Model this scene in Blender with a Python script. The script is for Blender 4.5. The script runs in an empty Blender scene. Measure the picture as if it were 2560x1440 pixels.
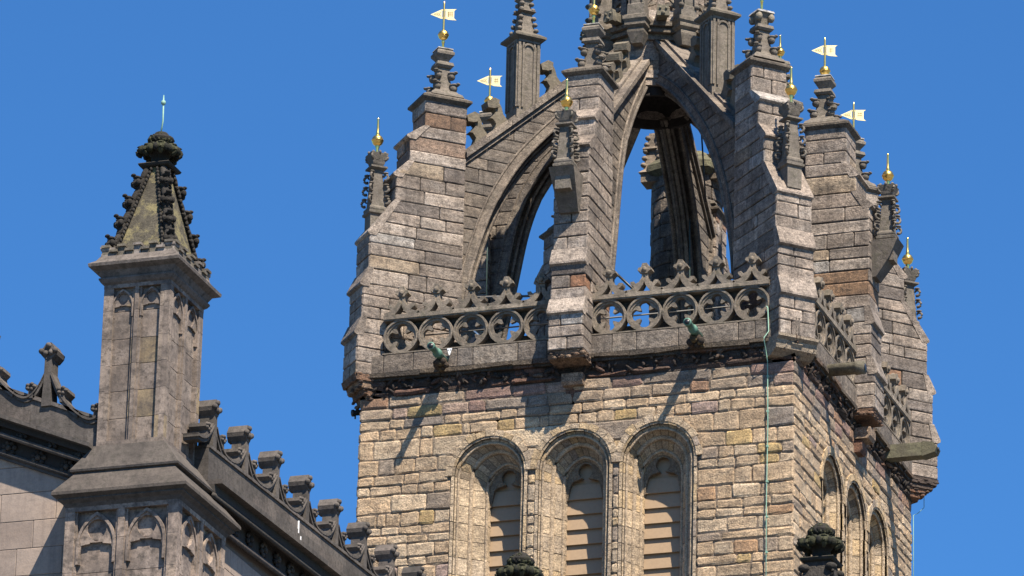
import bpy, math, random
from mathutils import Vector, Matrix
S = bpy.context.scene
PI = math.pi
R = math.radians
GZ = -44.25                      # street level; z = 0 is the parapet ledge of the tower

# ------------------------------------------------------------------ camera, sky, sun
yaw, pit, rol, D = .3309, .3617, .0249, 127.5417
Fv = Vector((-math.sin(yaw)*math.cos(pit), math.cos(yaw)*math.cos(pit), math.sin(pit)))
R0 = Vector((math.cos(yaw), math.sin(yaw), 0)); U0 = R0.cross(Fv)
Rv = R0*math.cos(rol)+U0*math.sin(rol); Uv = Rv.cross(Fv)
cd = bpy.data.cameras.new('camera'); cam = bpy.data.objects.new('camera', cd); S.collection.objects.link(cam)
M = Matrix((Rv, Uv, -Fv)).transposed().to_4x4()
M.translation = Vector((36.18964, -114.73349, -42.54829))
cam.matrix_world = M
cd.sensor_width = 36; cd.lens = 36*14000/2560; cd.clip_start = 1; cd.clip_end = 6000
S.camera = cam

SUN = Vector((.395, -.385, .835)).normalized()
w = bpy.data.worlds.new('World'); S.world = w; w.use_nodes = True
nt = w.node_tree; bg = nt.nodes['Background']
sky = nt.nodes.new('ShaderNodeTexSky'); sky.sky_type = 'NISHITA'; sky.sun_disc = False
sky.sun_elevation = math.asin(SUN.z); sky.sun_rotation = math.atan2(SUN.x, SUN.y)
sky.altitude = 100; sky.air_density = 1.0; sky.dust_density = .15; sky.ozone_density = 3.0
tn = nt.nodes.new('ShaderNodeMix'); tn.data_type = 'RGBA'; tn.blend_type = 'MULTIPLY'; tn.inputs[0].default_value = 1
tn.inputs[7].default_value = (.43, .93, 1.42, 1)
nt.links.new(sky.outputs[0], tn.inputs[6]); nt.links.new(tn.outputs[2], bg.inputs[0]); bg.inputs[1].default_value = .052
sd = bpy.data.lights.new('sun', 'SUN'); sd.energy = 5.0; sd.angle = R(.5); sd.color = (1, .89, .74)
so = bpy.data.objects.new('sun', sd); S.collection.objects.link(so)
so.rotation_euler = (-SUN).to_track_quat('-Z', 'Y').to_euler(); so.location = (40, -50, 90)
S.view_settings.view_transform = 'Standard'; S.view_settings.look = 'None'
S.view_settings.exposure = 1.12; S.view_settings.gamma = 1

# ------------------------------------------------------------------ mesh helper
ALB = .70                        # overall reflectance of the stone colours
class MB:
    def __init__(s): s.v = []; s.f = []; s.c = []; s.s = []
    def add(s, vs, fs, col, sm=False):
        n = len(s.v); s.v += [tuple(p) for p in vs]
        for f in fs:
            s.f.append([n+i for i in f]); s.s.append(sm)
            s.c.append(tuple(col[i] for i in f) if isinstance(col, list) else col)
    def prism(s, poly, fr, d0, d1, col):
        """poly: 2D points, fr(u,z,n) -> 3D; extruded from n=d0 to n=d1"""
        k = len(poly)
        vs = [fr(u, z, d0) for u, z in poly]+[fr(u, z, d1) for u, z in poly]
        fs = [list(range(k))[::-1], list(range(k, 2*k))]+[[i, (i+1) % k, k+(i+1) % k, k+i] for i in range(k)]
        s.add(vs, fs, col)
    def strip(s, A, B, fr, d0, d1, col, closed=False):
        """band between polylines A and B (2D, same length), extruded n=d0..d1"""
        k = len(A); vs = []
        for P in (A, B):
            for d in (d0, d1): vs += [fr(u, z, d) for u, z in P]
        fs = []
        for i in range(k if closed else k-1):
            j = (i+1) % k
            fs += [[k+i, k+j, 3*k+j, 3*k+i], [i, 2*k+i, 2*k+j, j], [i, j, k+j, k+i], [2*k+i, 3*k+i, 3*k+j, 2*k+j]]
        if not closed: fs += [[0, k, 3*k, 2*k], [k-1, 3*k-1, 4*k-1, 2*k-1]]
        s.add(vs, fs, col)
    def box(s, x0, x1, y0, y1, z0, z1, col, fr=None):
        fr = fr or XYZ
        s.prism([(x0, z0), (x1, z0), (x1, z1), (x0, z1)], lambda u, z, n: fr(u, n, z), y0, y1, col)
    def sq(s, c, rings, col, rot=PI/4, n=4, sm=False, cap=True):
        """stack of n-gon rings [(half width, z)]"""
        k = math.cos(PI/n); vs = []; fs = []
        for r, z in rings:
            for i in range(n):
                a = rot+2*PI*i/n; vs.append((c[0]+r/k*math.cos(a), c[1]+r/k*math.sin(a), z))
        for q in range(len(rings)-1):
            for i in range(n): fs.append([q*n+i, q*n+(i+1) % n, (q+1)*n+(i+1) % n, (q+1)*n+i])
        s.add(vs, fs, col, sm)
        if cap:
            L = len(rings)-1
            s.add(vs[:n], [list(range(n))[::-1]], col); s.add(vs[L*n:], [list(range(n))], col)
    def lathe(s, c, prof, col, n=14): s.sq(c, [(r*math.cos(PI/n), z) for r, z in prof], col, 0, n, True)
    def blob(s, c, r, col, ax=None, n=8, m=5):
        """ellipsoid radii r=(a,b,c) along axes ax"""
        if isinstance(r, (int, float)): r = (r, r, r)
        X, Y, Z = ax or (Vector((1, 0, 0)), Vector((0, 1, 0)), Vector((0, 0, 1)))
        c = Vector(c); vs = [c-Z*r[2]]; fs = []
        for j in range(1, m):
            t = -PI/2+PI*j/m
            for i in range(n):
                a = 2*PI*i/n
                vs.append(c+X*r[0]*math.cos(t)*math.cos(a)+Y*r[1]*math.cos(t)*math.sin(a)+Z*r[2]*math.sin(t))
        vs.append(c+Z*r[2]); L = len(vs)-1
        for i in range(n):
            fs.append([0, 1+(i+1) % n, 1+i]); fs.append([L, L-n+i, L-n+(i+1) % n])
        for j in range(m-2):
            for i in range(n): fs.append([1+j*n+i, 1+j*n+(i+1) % n, 1+(j+1)*n+(i+1) % n, 1+(j+1)*n+i])
        s.add(vs, fs, col, True)
    def tube(s, path, r, col, n=8):
        P = [Vector(p) for p in path]; vs = []; fs = []
        rr = r if isinstance(r, list) else [r]*len(P)
        for i, p in enumerate(P):
            t = (P[min(i+1, len(P)-1)]-P[max(i-1, 0)]).normalized()
            a = t.orthogonal().normalized() if abs(t.z) > .9 else t.cross(Vector((0, 0, 1))).normalized()
            b = t.cross(a)
            for k in range(n):
                q = 2*PI*k/n; vs.append(p+(a*math.cos(q)+b*math.sin(q))*rr[i])
        for i in range(len(P)-1):
            for k in range(n): fs.append([i*n+k, i*n+(k+1) % n, (i+1)*n+(k+1) % n, (i+1)*n+k])
        fs += [list(range(n))[::-1], list(range((len(P)-1)*n, len(P)*n))]
        s.add(vs, fs, col, True)
    def build(s, name, mat, parent=None, loc=None, rz=0):
        me = bpy.data.meshes.new(name); me.from_pydata(s.v, [], s.f)
        me.materials.append(mat)
        at = me.attributes.new('Col', 'FLOAT_COLOR', 'CORNER'); buf = []
        for f, c in zip(s.f, s.c):
            if isinstance(c[0], tuple):
                for q in c: buf += [q[0]*ALB, q[1]*ALB, q[2]*ALB, 1.]
            else: buf += [c[0]*ALB, c[1]*ALB, c[2]*ALB, 1.]*len(f)
        at.data.foreach_set('color', buf)
        me.polygons.foreach_set('use_smooth', s.s)
        import bmesh
        b = bmesh.new(); b.from_mesh(me); bmesh.ops.recalc_face_normals(b, faces=b.faces); b.to_mesh(me); b.free()
        return link(bpy.data.objects.new(name, me), parent, loc, rz)
def XYZ(x, y, z): return (x, y, z)
def link(o, parent=None, loc=None, rz=0):
    S.collection.objects.link(o)
    L = Vector(loc) if loc else Vector((0, 0, 0))
    if parent:
        o.parent = parent
        if loc is not None or parent.type == 'EMPTY': L = L-parent.location
    o.location = L; o.rotation_euler = (0, 0, rz)
    return o
def thing(name, label, cat, loc=(0, 0, 0), group=None):
    o = bpy.data.objects.new(name, None); o.empty_display_size = .3
    link(o, None, loc); tag(o, label, cat, group); return o
def tag(o, label=None, cat=None, group=None, kind=None):
    for k, v in (('label', label), ('category', cat), ('group', group), ('kind', kind)):
        if v: o[k] = v
    return o
def frame(O, U, N):
    O = Vector(O); U = Vector(U); N = Vector(N); Z = Vector((0, 0, 1))
    return lambda u, z, n=0.: tuple(O+U*u+Z*z+N*n)

# ------------------------------------------------------------------ materials
def new_mat(name):
    m = bpy.data.materials.new(name); m.use_nodes = True
    n = m.node_tree; b = n.nodes['Principled BSDF']; return m, n, b
def stone_mat(name, soot=(.06, .052, .047), amt=.5, fine=.35, streak=.3, bump=.5, big=1.1, tint=None, tamt=0., rough=.95, lich=None):
    m, n, b = new_mat(name); N = n.nodes.new; L = n.links.new
    at = N('ShaderNodeAttribute'); at.attribute_name = 'Col'
    tc = N('ShaderNodeTexCoord'); oi = N('ShaderNodeObjectInfo')
    ad = N('ShaderNodeVectorMath'); ad.operation = 'ADD'
    sc = N('ShaderNodeMath'); sc.operation = 'MULTIPLY'; sc.inputs[1].default_value = 60
    L(oi.outputs['Random'], sc.inputs[0]); L(tc.outputs['Object'], ad.inputs[0]); L(sc.outputs[0], ad.inputs[1])
    def noise(scale, det=6, vec=None, rgh=.6):
        t = N('ShaderNodeTexNoise'); t.inputs['Scale'].default_value = scale; t.inputs['Detail'].default_value = det
        t.inputs['Roughness'].default_value = rgh; L(vec or ad.outputs[0], t.inputs['Vector']); return t.outputs['Fac']
    def ramp(fac, a, c, va=0., vc=1.):
        r = N('ShaderNodeMapRange'); r.inputs[1].default_value = a; r.inputs[2].default_value = c
        r.inputs[3].default_value = va; r.inputs[4].default_value = vc; L(fac, r.inputs[0]); return r.outputs[0]
    def mix(fac, a, c, mode='MIX'):
        x = N('ShaderNodeMix'); x.data_type = 'RGBA'; x.blend_type = mode
        if isinstance(fac, (int, float)): x.inputs[0].default_value = fac
        else: L(fac, x.inputs[0])
        for i, q in ((6, a), (7, c)):
            if isinstance(q, tuple): x.inputs[i].default_value = (*q, 1)
            else: L(q, x.inputs[i])
        return x.outputs[2]
    def mul(a, c):
        x = N('ShaderNodeMath'); x.operation = 'MULTIPLY'; L(a, x.inputs[0])
        if isinstance(c, (int, float)): x.inputs[1].default_value = c
        else: L(c, x.inputs[1])
        return x.outputs[0]
    n1 = noise(big, 8, rgh=.7); n2 = noise(9, 6, rgh=.7); n3 = noise(38, 4)
    mp = N('ShaderNodeMapping'); mp.inputs['Scale'].default_value = (7, 7, .55); L(ad.outputs[0], mp.inputs[0])
    n4 = noise(1., 5, mp.outputs[0])
    mp2 = N('ShaderNodeMapping'); mp2.inputs['Scale'].default_value = (2, 2, 16); L(ad.outputs[0], mp2.inputs[0])
    n5 = noise(1.3, 4, mp2.outputs[0])
    col = at.outputs['Color']
    v = mix(1., col, N('ShaderNodeCombineColor').outputs[0], 'MULTIPLY')
    x = n.nodes[-1]
    cc = [q for q in n.nodes if q.bl_idname == 'ShaderNodeCombineColor'][0]
    f3 = ramp(n3, .34, .66, 1-fine*.75, 1+fine*.4); f5 = ramp(n5, .3, .7, 1-fine*.35, 1+fine*.25)
    ff = mul(f3, f5)
    for i in range(3): L(ff, cc.inputs[i])
    if tint: v = mix(mul(ramp(n2, .52, .68), tamt), v, tint)
    v = mix(mul(ramp(n1, .44, .66), amt), v, soot)
    v = mix(mul(ramp(n2, .47, .66), amt*1.05), v, soot)
    v = mix(mul(ramp(n4, .5, .75), streak), v, soot)
    if lich:
        n6 = noise(2.2, 8, rgh=.75); v = mix(mul(ramp(n6, .50, .58), .85), v, lich)
    L(v, b.inputs['Base Color']); b.inputs['Roughness'].default_value = rough
    b.inputs['Specular IOR Level'].default_value = .25
    bp = N('ShaderNodeBump'); bp.inputs['Strength'].default_value = bump; bp.inputs['Distance'].default_value = .04
    hs = N('ShaderNodeMath'); hs.operation = 'ADD'; L(mul(n2, 1.3), hs.inputs[0]); L(mul(n3, .5), hs.inputs[1])
    L(hs.outputs[0], bp.inputs['Height']); L(bp.outputs[0], b.inputs['Normal'])
    return m
def plain(name, col, rough=.6, metal=0., bump=0., var=.12):
    m, n, b = new_mat(name); N = n.nodes.new; L = n.links.new
    t = N('ShaderNodeTexNoise'); t.inputs['Scale'].default_value = 14; t.inputs['Detail'].default_value = 5
    tc = N('ShaderNodeTexCoord'); L(tc.outputs['Object'], t.inputs[0])
    x = N('ShaderNodeMix'); x.data_type = 'RGBA'; L(t.outputs[0], x.inputs[0])
    x.inputs[6].default_value = (*[c*(1-var*2) for c in col], 1); x.inputs[7].default_value = (*[min(1, c*(1+var*2)) for c in col], 1)
    L(x.outputs[2], b.inputs['Base Color']); b.inputs['Roughness'].default_value = rough; b.inputs['Metallic'].default_value = metal
    if bump:
        p = N('ShaderNodeBump'); p.inputs['Strength'].default_value = bump; p.inputs['Distance'].default_value = .02
        L(t.outputs[0], p.inputs['Height']); L(p.outputs[0], b.inputs['Normal'])
    return m
WALL = stone_mat('old_rubble_stone', amt=.42, fine=.65, streak=.22, bump=1., big=1.9, soot=(.085, .068, .056))
CROWN = stone_mat('weathered_ashlar', amt=.60, fine=.6, streak=.5, bump=.8, big=1.2, soot=(.042, .036, .033))
CARVE = stone_mat('carved_grey_stone', amt=.55, fine=.35, streak=.35, bump=.5, big=2., tint=(.16, .16, .09), tamt=.5)
DARK = stone_mat('blackened_stone', amt=.75, fine=.5, streak=.5, bump=.8, big=2.2, soot=(.02, .018, .016))
ERODE = stone_mat('eroded_red_stone', amt=.6, fine=.8, streak=.3, bump=1., big=3., soot=(.03, .025, .022))
ASH = stone_mat('smooth_pink_ashlar', amt=.22, fine=.12, streak=.4, bump=.15, big=.8, soot=(.10, .085, .08))
SOOT = stone_mat('sooty_ashlar', amt=.55, fine=.2, streak=.5, bump=.25, big=1.2, soot=(.03, .027, .026), tint=(.10, .10, .07), tamt=.4)
LICH = stone_mat('lichen_spire_stone', amt=.6, fine=.5, streak=.6, bump=.5, big=1.5, soot=(.03, .027, .022), lich=(.19, .165, .085))
BLACK = stone_mat('black_mossy_stone', amt=.5, fine=.4, streak=.4, bump=.6, big=3., soot=(.012, .012, .01), tint=(.06, .065, .025), tamt=.7)
GOLD = plain('gilding', (1., .66, .2), .3, 1., .15, .05)
VANE = plain('pale_gold_leaf', (1., .82, .42), .45, .6, .1, .02)
ETCH = plain('dark_etching', (.35, .25, .1), .6)
COPPER = plain('green_copper', (.20, .36, .28), .7)
COPD = plain('dull_green_copper', (.05, .09, .08), .7)
SPOUT = plain('green_painted_metal', (.07, .165, .125), .55, 0, .2, .25)
BLKM = plain('black_metal', (.015, .015, .017), .4)
WHITE = plain('white_paint', (.8, .8, .8), .5)
STEEL = plain('grey_steel', (.16, .16, .16), .7, .0)
WOOD = plain('tan_painted_boards', (.285, .20, .122), .6, 0, .1, .08)
LEAD = plain('lead_sheet', (.07, .07, .075), .7)
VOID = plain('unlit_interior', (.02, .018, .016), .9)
STAIN = stone_mat('stained_turret_ashlar', amt=.85, fine=.22, streak=.6, bump=.2, big=1.5, soot=(.07, .06, .056), tint=(.22, .17, .09), tamt=.35)
ROAD = plain('street_setts', (.09, .085, .08), .9)

rng = random.Random(7)
def pal(*items):
    tot = sum(i[0] for i in items)
    def f():
        x = rng.random()*tot
        for wgt, c in items:
            x -= wgt
            if x <= 0: break
        k = rng.uniform(.84, 1.14); return tuple(min(1., q*k) for q in c)
    return f
P_WALL = pal((9, (.77, .56, .36)), (7, (.82, .63, .43)), (5, (.70, .52, .345)), (1.5, (.52, .41, .31)), (1., (.76, .54, .26)), (.5, (.68, .43, .25)), (.4, (.60, .44, .37)), (.5, (.40, .335, .28)))
P_TOP = pal((5, (.60, .46, .33)), (3, (.44, .29, .24)), (2, (.52, .38, .30)), (.7, (.60, .45, .22)), (2, (.40, .33, .27)), (1.2, (.52, .32, .21)))
P_JAMB = pal((6, (.84, .65, .44)), (3, (.84, .62, .37)), (2, (.72, .57, .41)), (.5, (.52, .42, .33)))
P_CROWN = pal((8, (.54, .445, .37)), (6, (.60, .505, .425)), (4, (.46, .385, .325)), (1.6, (.31, .265, .235)), (1.2, (.56, .44, .32)), (.14, (.50, .31, .21)), (.5, (.62, .57, .52)))
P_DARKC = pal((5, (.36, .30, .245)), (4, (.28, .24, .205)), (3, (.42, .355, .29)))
P_CARVE = pal((5, (.34, .285, .225)), (3, (.39, .33, .26)), (2, (.28, .24, .195)))
P_RED = pal((2, (.26, .15, .11)), (3, (.18, .12, .095)), (4, (.10, .08, .068)), (1, (.36, .25, .19)))
P_ASH = pal((5, (.46, .365, .30)), (3, (.42, .335, .28)), (2, (.50, .39, .305)))
P_SOOT = pal((5, (.165, .145, .13)), (3, (.135, .12, .11)), (2, (.20, .17, .15)))
P_BLK = pal((4, (.055, .05, .045)), (3, (.075, .068, .06)))
MORTAR = (.36, .28, .21); MORT2 = (.085, .07, .058)

# ------------------------------------------------------------------ masonry
def courses(z0, z1, lo=.22, hi=.34, brk=()):
    zs = [z0]; brk = sorted(b for b in brk if z0 < b < z1)+[z1]
    for b in brk:
        n = max(1, round((b-zs[-1])/((lo+hi)/2))); a = zs[-1]
        ws = [rng.uniform(lo, hi) for _ in range(n)]; t = sum(ws); acc = a
        for q in ws: acc += q*(b-a)/t; zs.append(acc)
        zs[-1] = b
    return zs
BAND = []                        # (z0, z1, colour, chance) of eroded courses for the pier being built
def masonry(mb, fr, zs, spans, pl, avg=.5, joint=.022, proud=.022, jit=.008, cham=.016, wave=0., back=.035, narrow=0, mott=.24):
    ph = rng.random()*9
    def wob(i, u): return wave*(math.sin(u*2.7+i*2.1+ph)+.6*math.sin(u*6.1+i*4.4+ph)) if 0 < i < len(zs)-1 else 0
    for i in range(len(zs)-1):
        zb, zt = zs[i], zs[i+1]
        for a0, b0, a1, b1 in spans(zb, zt):
            lo, hi = max(a0, a1), min(b0, b1)
            if (b0-a0+b1-a1)/2 < .05: continue
            if hi-lo < .12: cuts = []
            else:
                n = max(1, round((hi-lo)/(avg*rng.uniform(.7, 1.4))))
                cuts = sorted(lo+(hi-lo)*(k+rng.uniform(-.34, .34))/n for k in range(1, n))
            Lb = [a0]+cuts+[b0]; Lt = [a1]+cuts+[b1]
            for k in range(len(Lb)-1):
                q = [(Lb[k], zb, i), (Lb[k+1], zb, i), (Lt[k+1], zt, i+1), (Lt[k], zt, i+1)]
                wu = max(.03, (q[1][0]-q[0][0]+q[2][0]-q[3][0])/2); wz = max(.03, zt-zb)
                if wu < .045: continue
                q = [(u, z+wob(j, u)) for u, z, j in q]
                pr = rng.uniform(0, proud); cl = P_JAMB() if narrow and hi-lo < narrow else pl()
                for b0_, b1_, bc, ch_ in BAND:
                    if b0_ < (zb+zt)/2 < b1_ and rng.random() < ch_: k_ = rng.uniform(.8, 1.15); cl = tuple(w*k_ for w in bc); pr -= .02
                du, dz = min(.3, joint/2/wu), min(.3, joint/2/wz)
                eu, ez = min(.3, cham*1.7/wu), min(.3, cham*1.7/wz)
                su = [du, du+eu, .5+rng.uniform(-.1, .1), 1-du-eu, 1-du]; sz = [dz, dz+ez, .5+rng.uniform(-.1, .1), 1-dz-ez, 1-dz]
                def P(x, y): return tuple((q[0][c]*(1-x)+q[1][c]*x)*(1-y)+(q[3][c]*(1-x)+q[2][c]*x)*y for c in (0, 1))
                tu, tz = rng.uniform(-.25, .25)*proud, rng.uniform(-.25, .25)*proud
                vs = []; rim = {}
                for jj, y in enumerate(sz):
                    for ii, x in enumerate(su):
                        edge = ii in (0, 4) or jj in (0, 4); cor = ii in (0, 4) and jj in (0, 4)
                        xx, yy = x, y
                        if cor: xx += (.5-x)*eu*1.1; yy += (.5-y)*ez*1.1
                        u, z = P(xx, yy); u += rng.uniform(-jit, jit); z += rng.uniform(-jit, jit)
                        d = pr+tu*(x-.5)*2+tz*(y-.5)*2-(cham if edge else 0)+(0 if edge else rng.uniform(-.5, .5)*min(jit, .012))
                        if edge: rim[(ii, jj)] = (u, z)
                        vs.append(fr(u, z, d))
                fs = [[jj*5+ii, jj*5+ii+1, jj*5+ii+6, jj*5+ii+5] for jj in range(4) for ii in range(4)]
                loop = [(ii, 0) for ii in range(5)]+[(4, jj) for jj in range(1, 5)]+[(ii, 4) for ii in (3, 2, 1, 0)]+[(0, jj) for jj in (3, 2, 1)]
                m0 = len(vs); vs += [fr(*rim[p], -back) for p in loop]
                for e in range(16):
                    f = (e+1) % 16; p, r_ = loop[e], loop[f]
                    fs.append([p[1]*5+p[0], m0+e, m0+f, r_[1]*5+r_[0]])
                vcol = []
                for i_ in range(25):
                    k_ = rng.uniform(1-mott, 1+mott*.7); g_ = rng.uniform(-.04, .04)*mott*3; vcol.append((cl[0]*k_*(1+g_), cl[1]*k_, cl[2]*k_*(1-g_)))
                mb.add(vs, fs, vcol+[vcol[p[1]*5+p[0]] for p in loop])
def whole(a, b): return lambda zb, zt: [(a, b, a, b)]

# ------------------------------------------------------------------ ground
g = MB(); g.box(-400, 400, -400, 400, GZ-.5, GZ, (.09, .085, .08)); tag(g.build('ground', ROAD), kind='structure')

# ================================================================== BELL TOWER
tower = thing('bell_tower', 'medieval square stone bell tower topped by an open crown of arched ribs', 'tower', (0, 0, GZ))
core = MB()
H = 5.0
SPR = -2.95; RO = .86
WC = [-1.92, .03, 1.95]           # window centres along a face
IC = [-1.66, .11, 1.88]           # louvre centres
def half(z, extra=0.):
    r = RO+extra
    if z <= SPR: return r
    d = r*r-(z-SPR)**2
    return math.sqrt(d) if d > 0 else 0
def wall_spans(zb, zt):
    out = []; a0 = a1 = -H
    for c in WC:
        h0, h1 = half(zb, .10 if zb > SPR-.1 else .02), half(zt, .10 if zt > SPR+.1 else .02)
        if h0 <= 0 and h1 <= 0: continue
        out.append((a0, c-h0, a1, c-h1)); a0, a1 = c+h0, c+h1
    out.append((a0, H, a1, H)); return out
FACES = [((0, -H, 0), (1, 0, 0), (0, -1, 0)), ((H, 0, 0), (0, 1, 0), (1, 0, 0)),
         ((0, H, 0), (-1, 0, 0), (0, 1, 0)), ((-H, 0, 0), (0, -1, 0), (-1, 0, 0))]
ZB = -7.2; ZT = -.95
def arch(c, r, sp, n, z0, pointed=0.):
    """opening outline from bottom left over the top to bottom right"""
    L = [(c-r, z) for z in z0]
    A = []
    for i in range(n+1):
        t = PI-PI*i/n
        if pointed:
            rr = r*(1+pointed); s_ = 1 if i <= n/2 else -1
            # two arcs of radius rr centred across the opening
            cx = c+s_*(rr-r); tm = math.acos((rr-r)/rr); k = i/(n/2) if i <= n/2 else (n-i)/(n/2)
            a = tm*k
            A.append((cx-s_*rr*math.cos(a), sp+rr*math.sin(a)))
        else: A.append((c+r*math.cos(t), sp+r*math.sin(t)))
    return L+A+[(c+r, z) for z in z0[::-1]]
for fi, (O, U, N) in enumerate(FACES):
    fr = frame(O, U, N)
    mb = MB()
    zs = courses(ZB, -1.5, .17, .40, (SPR+RO+.1,))+[-1.22, ZT]
    if fi < 2:
        masonry(mb, fr, zs[:-2], wall_spans, P_WALL, .54, joint=.014, proud=.026, jit=.015, cham=.02, wave=.014, narrow=.7)
        masonry(mb, fr, zs[-3:], wall_spans, P_TOP, .62, joint=.024, proud=.03, jit=.014, cham=.022, wave=.01)
        # mortar backing, pierced by the windows
        zz = [ZB]+[ZB+.3*i for i in range(1, 15)]
        zz = [z for z in zz if z < SPR]+[SPR+.1*i for i in range(9)]+[ZT]
        def bs(zb, zt):
            out = []; a0 = a1 = -H+.03
            for c in WC:
                h0, h1 = half(zb, .0), half(zt, .0)
                if h0 <= 0 and h1 <= 0: continue
                out.append((a0, c-h0, a1, c-h1)); a0, a1 = c+h0, c+h1
            out.append((a0, H-.03, a1, H-.03)); return out
        for i in range(len(zz)-1):
            for a0, b0, a1, b1 in bs(zz[i], zz[i+1]):
                mb.prism([(a0, zz[i]), (b0, zz[i]), (b1, zz[i+1]), (a1, zz[i+1])], fr, -.6, -.016, MORTAR)
    else:
        masonry(mb, fr, zs, whole(-H, H), P_WALL, .6, joint=.03, proud=.03)
        mb.box(-H+.03, H-.03, -.6, -.026, ZB, ZT, MORTAR, lambda x, y, z: fr(x, z, y))
    mb.build('wall', WALL, tower)
# solid lower tower and inner core
core.box(-4.95, 4.95, -4.95, 4.95, GZ, ZB-.01, (.35, .28, .2))
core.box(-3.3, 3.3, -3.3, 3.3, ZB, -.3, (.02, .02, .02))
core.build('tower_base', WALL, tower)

for fi in (0, 1):
    O, U, N = FACES[fi]; fr = frame(O, U, N)
    for wi, c in enumerate(WC):
        ic = IC[wi] if fi == 0 else c
        z0 = [ZB+.40*i for i in range(14) if ZB+.40*i < SPR-.12]
        fmb = MB(); na = 12
        lv = [(RO+.02, c, SPR, 0., .025), (RO-.05, c, SPR, 0., .02), (RO-.05, c, SPR, 0., -.04), (RO-.12, c, SPR-.02, 0., -.08), (RO-.2, c*.75+ic*.25, SPR-.04, .04, -.2), (RO-.25, c*.65+ic*.35, SPR-.05, .06, -.3), (.54, c*.4+ic*.6, SPR-.1, .12, -.36), (.47, ic, SPR-.2, .2, -.5), (.43, ic, SPR-.24, .25, -.52), (.42, ic, SPR-.25, .25, -.66)]
        prof = [arch(cc, r, sp, na, z0, po) for r, cc, sp, po, d in lv]
        K = len(prof[0])
        tones = []
        for k in range(K-1):
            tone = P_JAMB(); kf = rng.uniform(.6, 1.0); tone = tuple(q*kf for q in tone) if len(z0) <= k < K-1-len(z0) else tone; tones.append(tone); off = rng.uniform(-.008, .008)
            for l in range(len(lv)-1):
                da, db = lv[l][4]+(off if l else off), lv[l+1][4]+off
                e = .03 if len(z0) <= k < K-1-len(z0) else .022
                def lp(P, t): return tuple(P[k][j]*(1-t)+P[k+1][j]*t for j in (0, 1))
                q = [fr(*lp(prof[l], e), da), fr(*lp(prof[l], 1-e), da), fr(*lp(prof[l+1], 1-e), db), fr(*lp(prof[l+1], e), db)]
                fmb.add(q, [[0, 1, 2, 3]], tone)
                q = [fr(*prof[l][k], da-.012), fr(*prof[l][k+1], da-.012), fr(*prof[l+1][k+1], db-.012), fr(*prof[l+1][k], db-.012)]
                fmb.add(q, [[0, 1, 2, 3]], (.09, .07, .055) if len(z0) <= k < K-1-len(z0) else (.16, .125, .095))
        for li, rr in ((3, .032), (5, .06), (7, .04)):
            fmb.tube([fr(*p, lv[li][4]+.01) for p in prof[li]], rr, (.74, .57, .39), 7)
        # ring of voussoirs on the wall face
        for i in range(13):
            t0, t1 = PI*(i+.03)/13, PI*(i+.97)/13; ro = RO+.13+rng.uniform(-.02, .05)
            A = [(c+(RO)*math.cos(t), SPR+(RO)*math.sin(t)) for t in (t0, (t0+t1)/2, t1)]
            Bq = [(c+ro*math.cos(t), SPR+ro*math.sin(t)) for t in (t0, (t0+t1)/2, t1)]
            fmb.strip(A, Bq, fr, -.03, .035+rng.uniform(0, .012), P_JAMB())
        win = fmb.build('window', WALL, tower)
        # cusped head
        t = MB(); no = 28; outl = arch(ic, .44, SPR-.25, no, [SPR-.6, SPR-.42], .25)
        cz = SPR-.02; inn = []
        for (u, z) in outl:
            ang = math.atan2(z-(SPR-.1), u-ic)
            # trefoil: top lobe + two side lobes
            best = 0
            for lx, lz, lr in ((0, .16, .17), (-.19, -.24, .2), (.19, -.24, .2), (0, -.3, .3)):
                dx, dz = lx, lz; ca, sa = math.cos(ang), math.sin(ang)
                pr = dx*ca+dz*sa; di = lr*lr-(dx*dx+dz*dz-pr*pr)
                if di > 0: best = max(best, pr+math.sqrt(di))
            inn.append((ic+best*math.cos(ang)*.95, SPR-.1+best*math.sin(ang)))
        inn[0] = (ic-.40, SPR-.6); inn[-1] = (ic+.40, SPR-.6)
        t.strip(outl, inn, fr, -.66, -.55, (.34, .26, .175)); t.build('tracery', WALL, win)  # tone darkened for the shade in the head as well as dirt
        lb = MB(); z = SPR-.62+.26; kk = 0
        while z > ZB:
            q = [(-.67, z+.15), (-.60, z-.205), (-.64, z-.21), (-.70, z+.145)]
            vs = [fr(ic+s_*.42, zz_, n_) for s_ in (-1, 1) for n_, zz_ in q]
            lb.add(vs, [[0, 1, 5, 4], [1, 2, 6, 5], [2, 3, 7, 6], [3, 0, 4, 7], [0, 3, 2, 1], [4, 5, 6, 7]], (1, 1, 1)); z -= .345
        lb.box(ic-.42, ic+.42, -.74, -.71, SPR-.45, SPR+.35, (1, 1, 1), lambda x, y, z: fr(x, z, y))
        lb.build('louvre', WOOD, win)
        vb = MB(); vb.box(ic-.5, ic+.5, -.95, -.90, ZB, SPR+.5, (0, 0, 0), lambda x, y, z: fr(x, z, y)); vb.build('backing', VOID, win)

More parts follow.
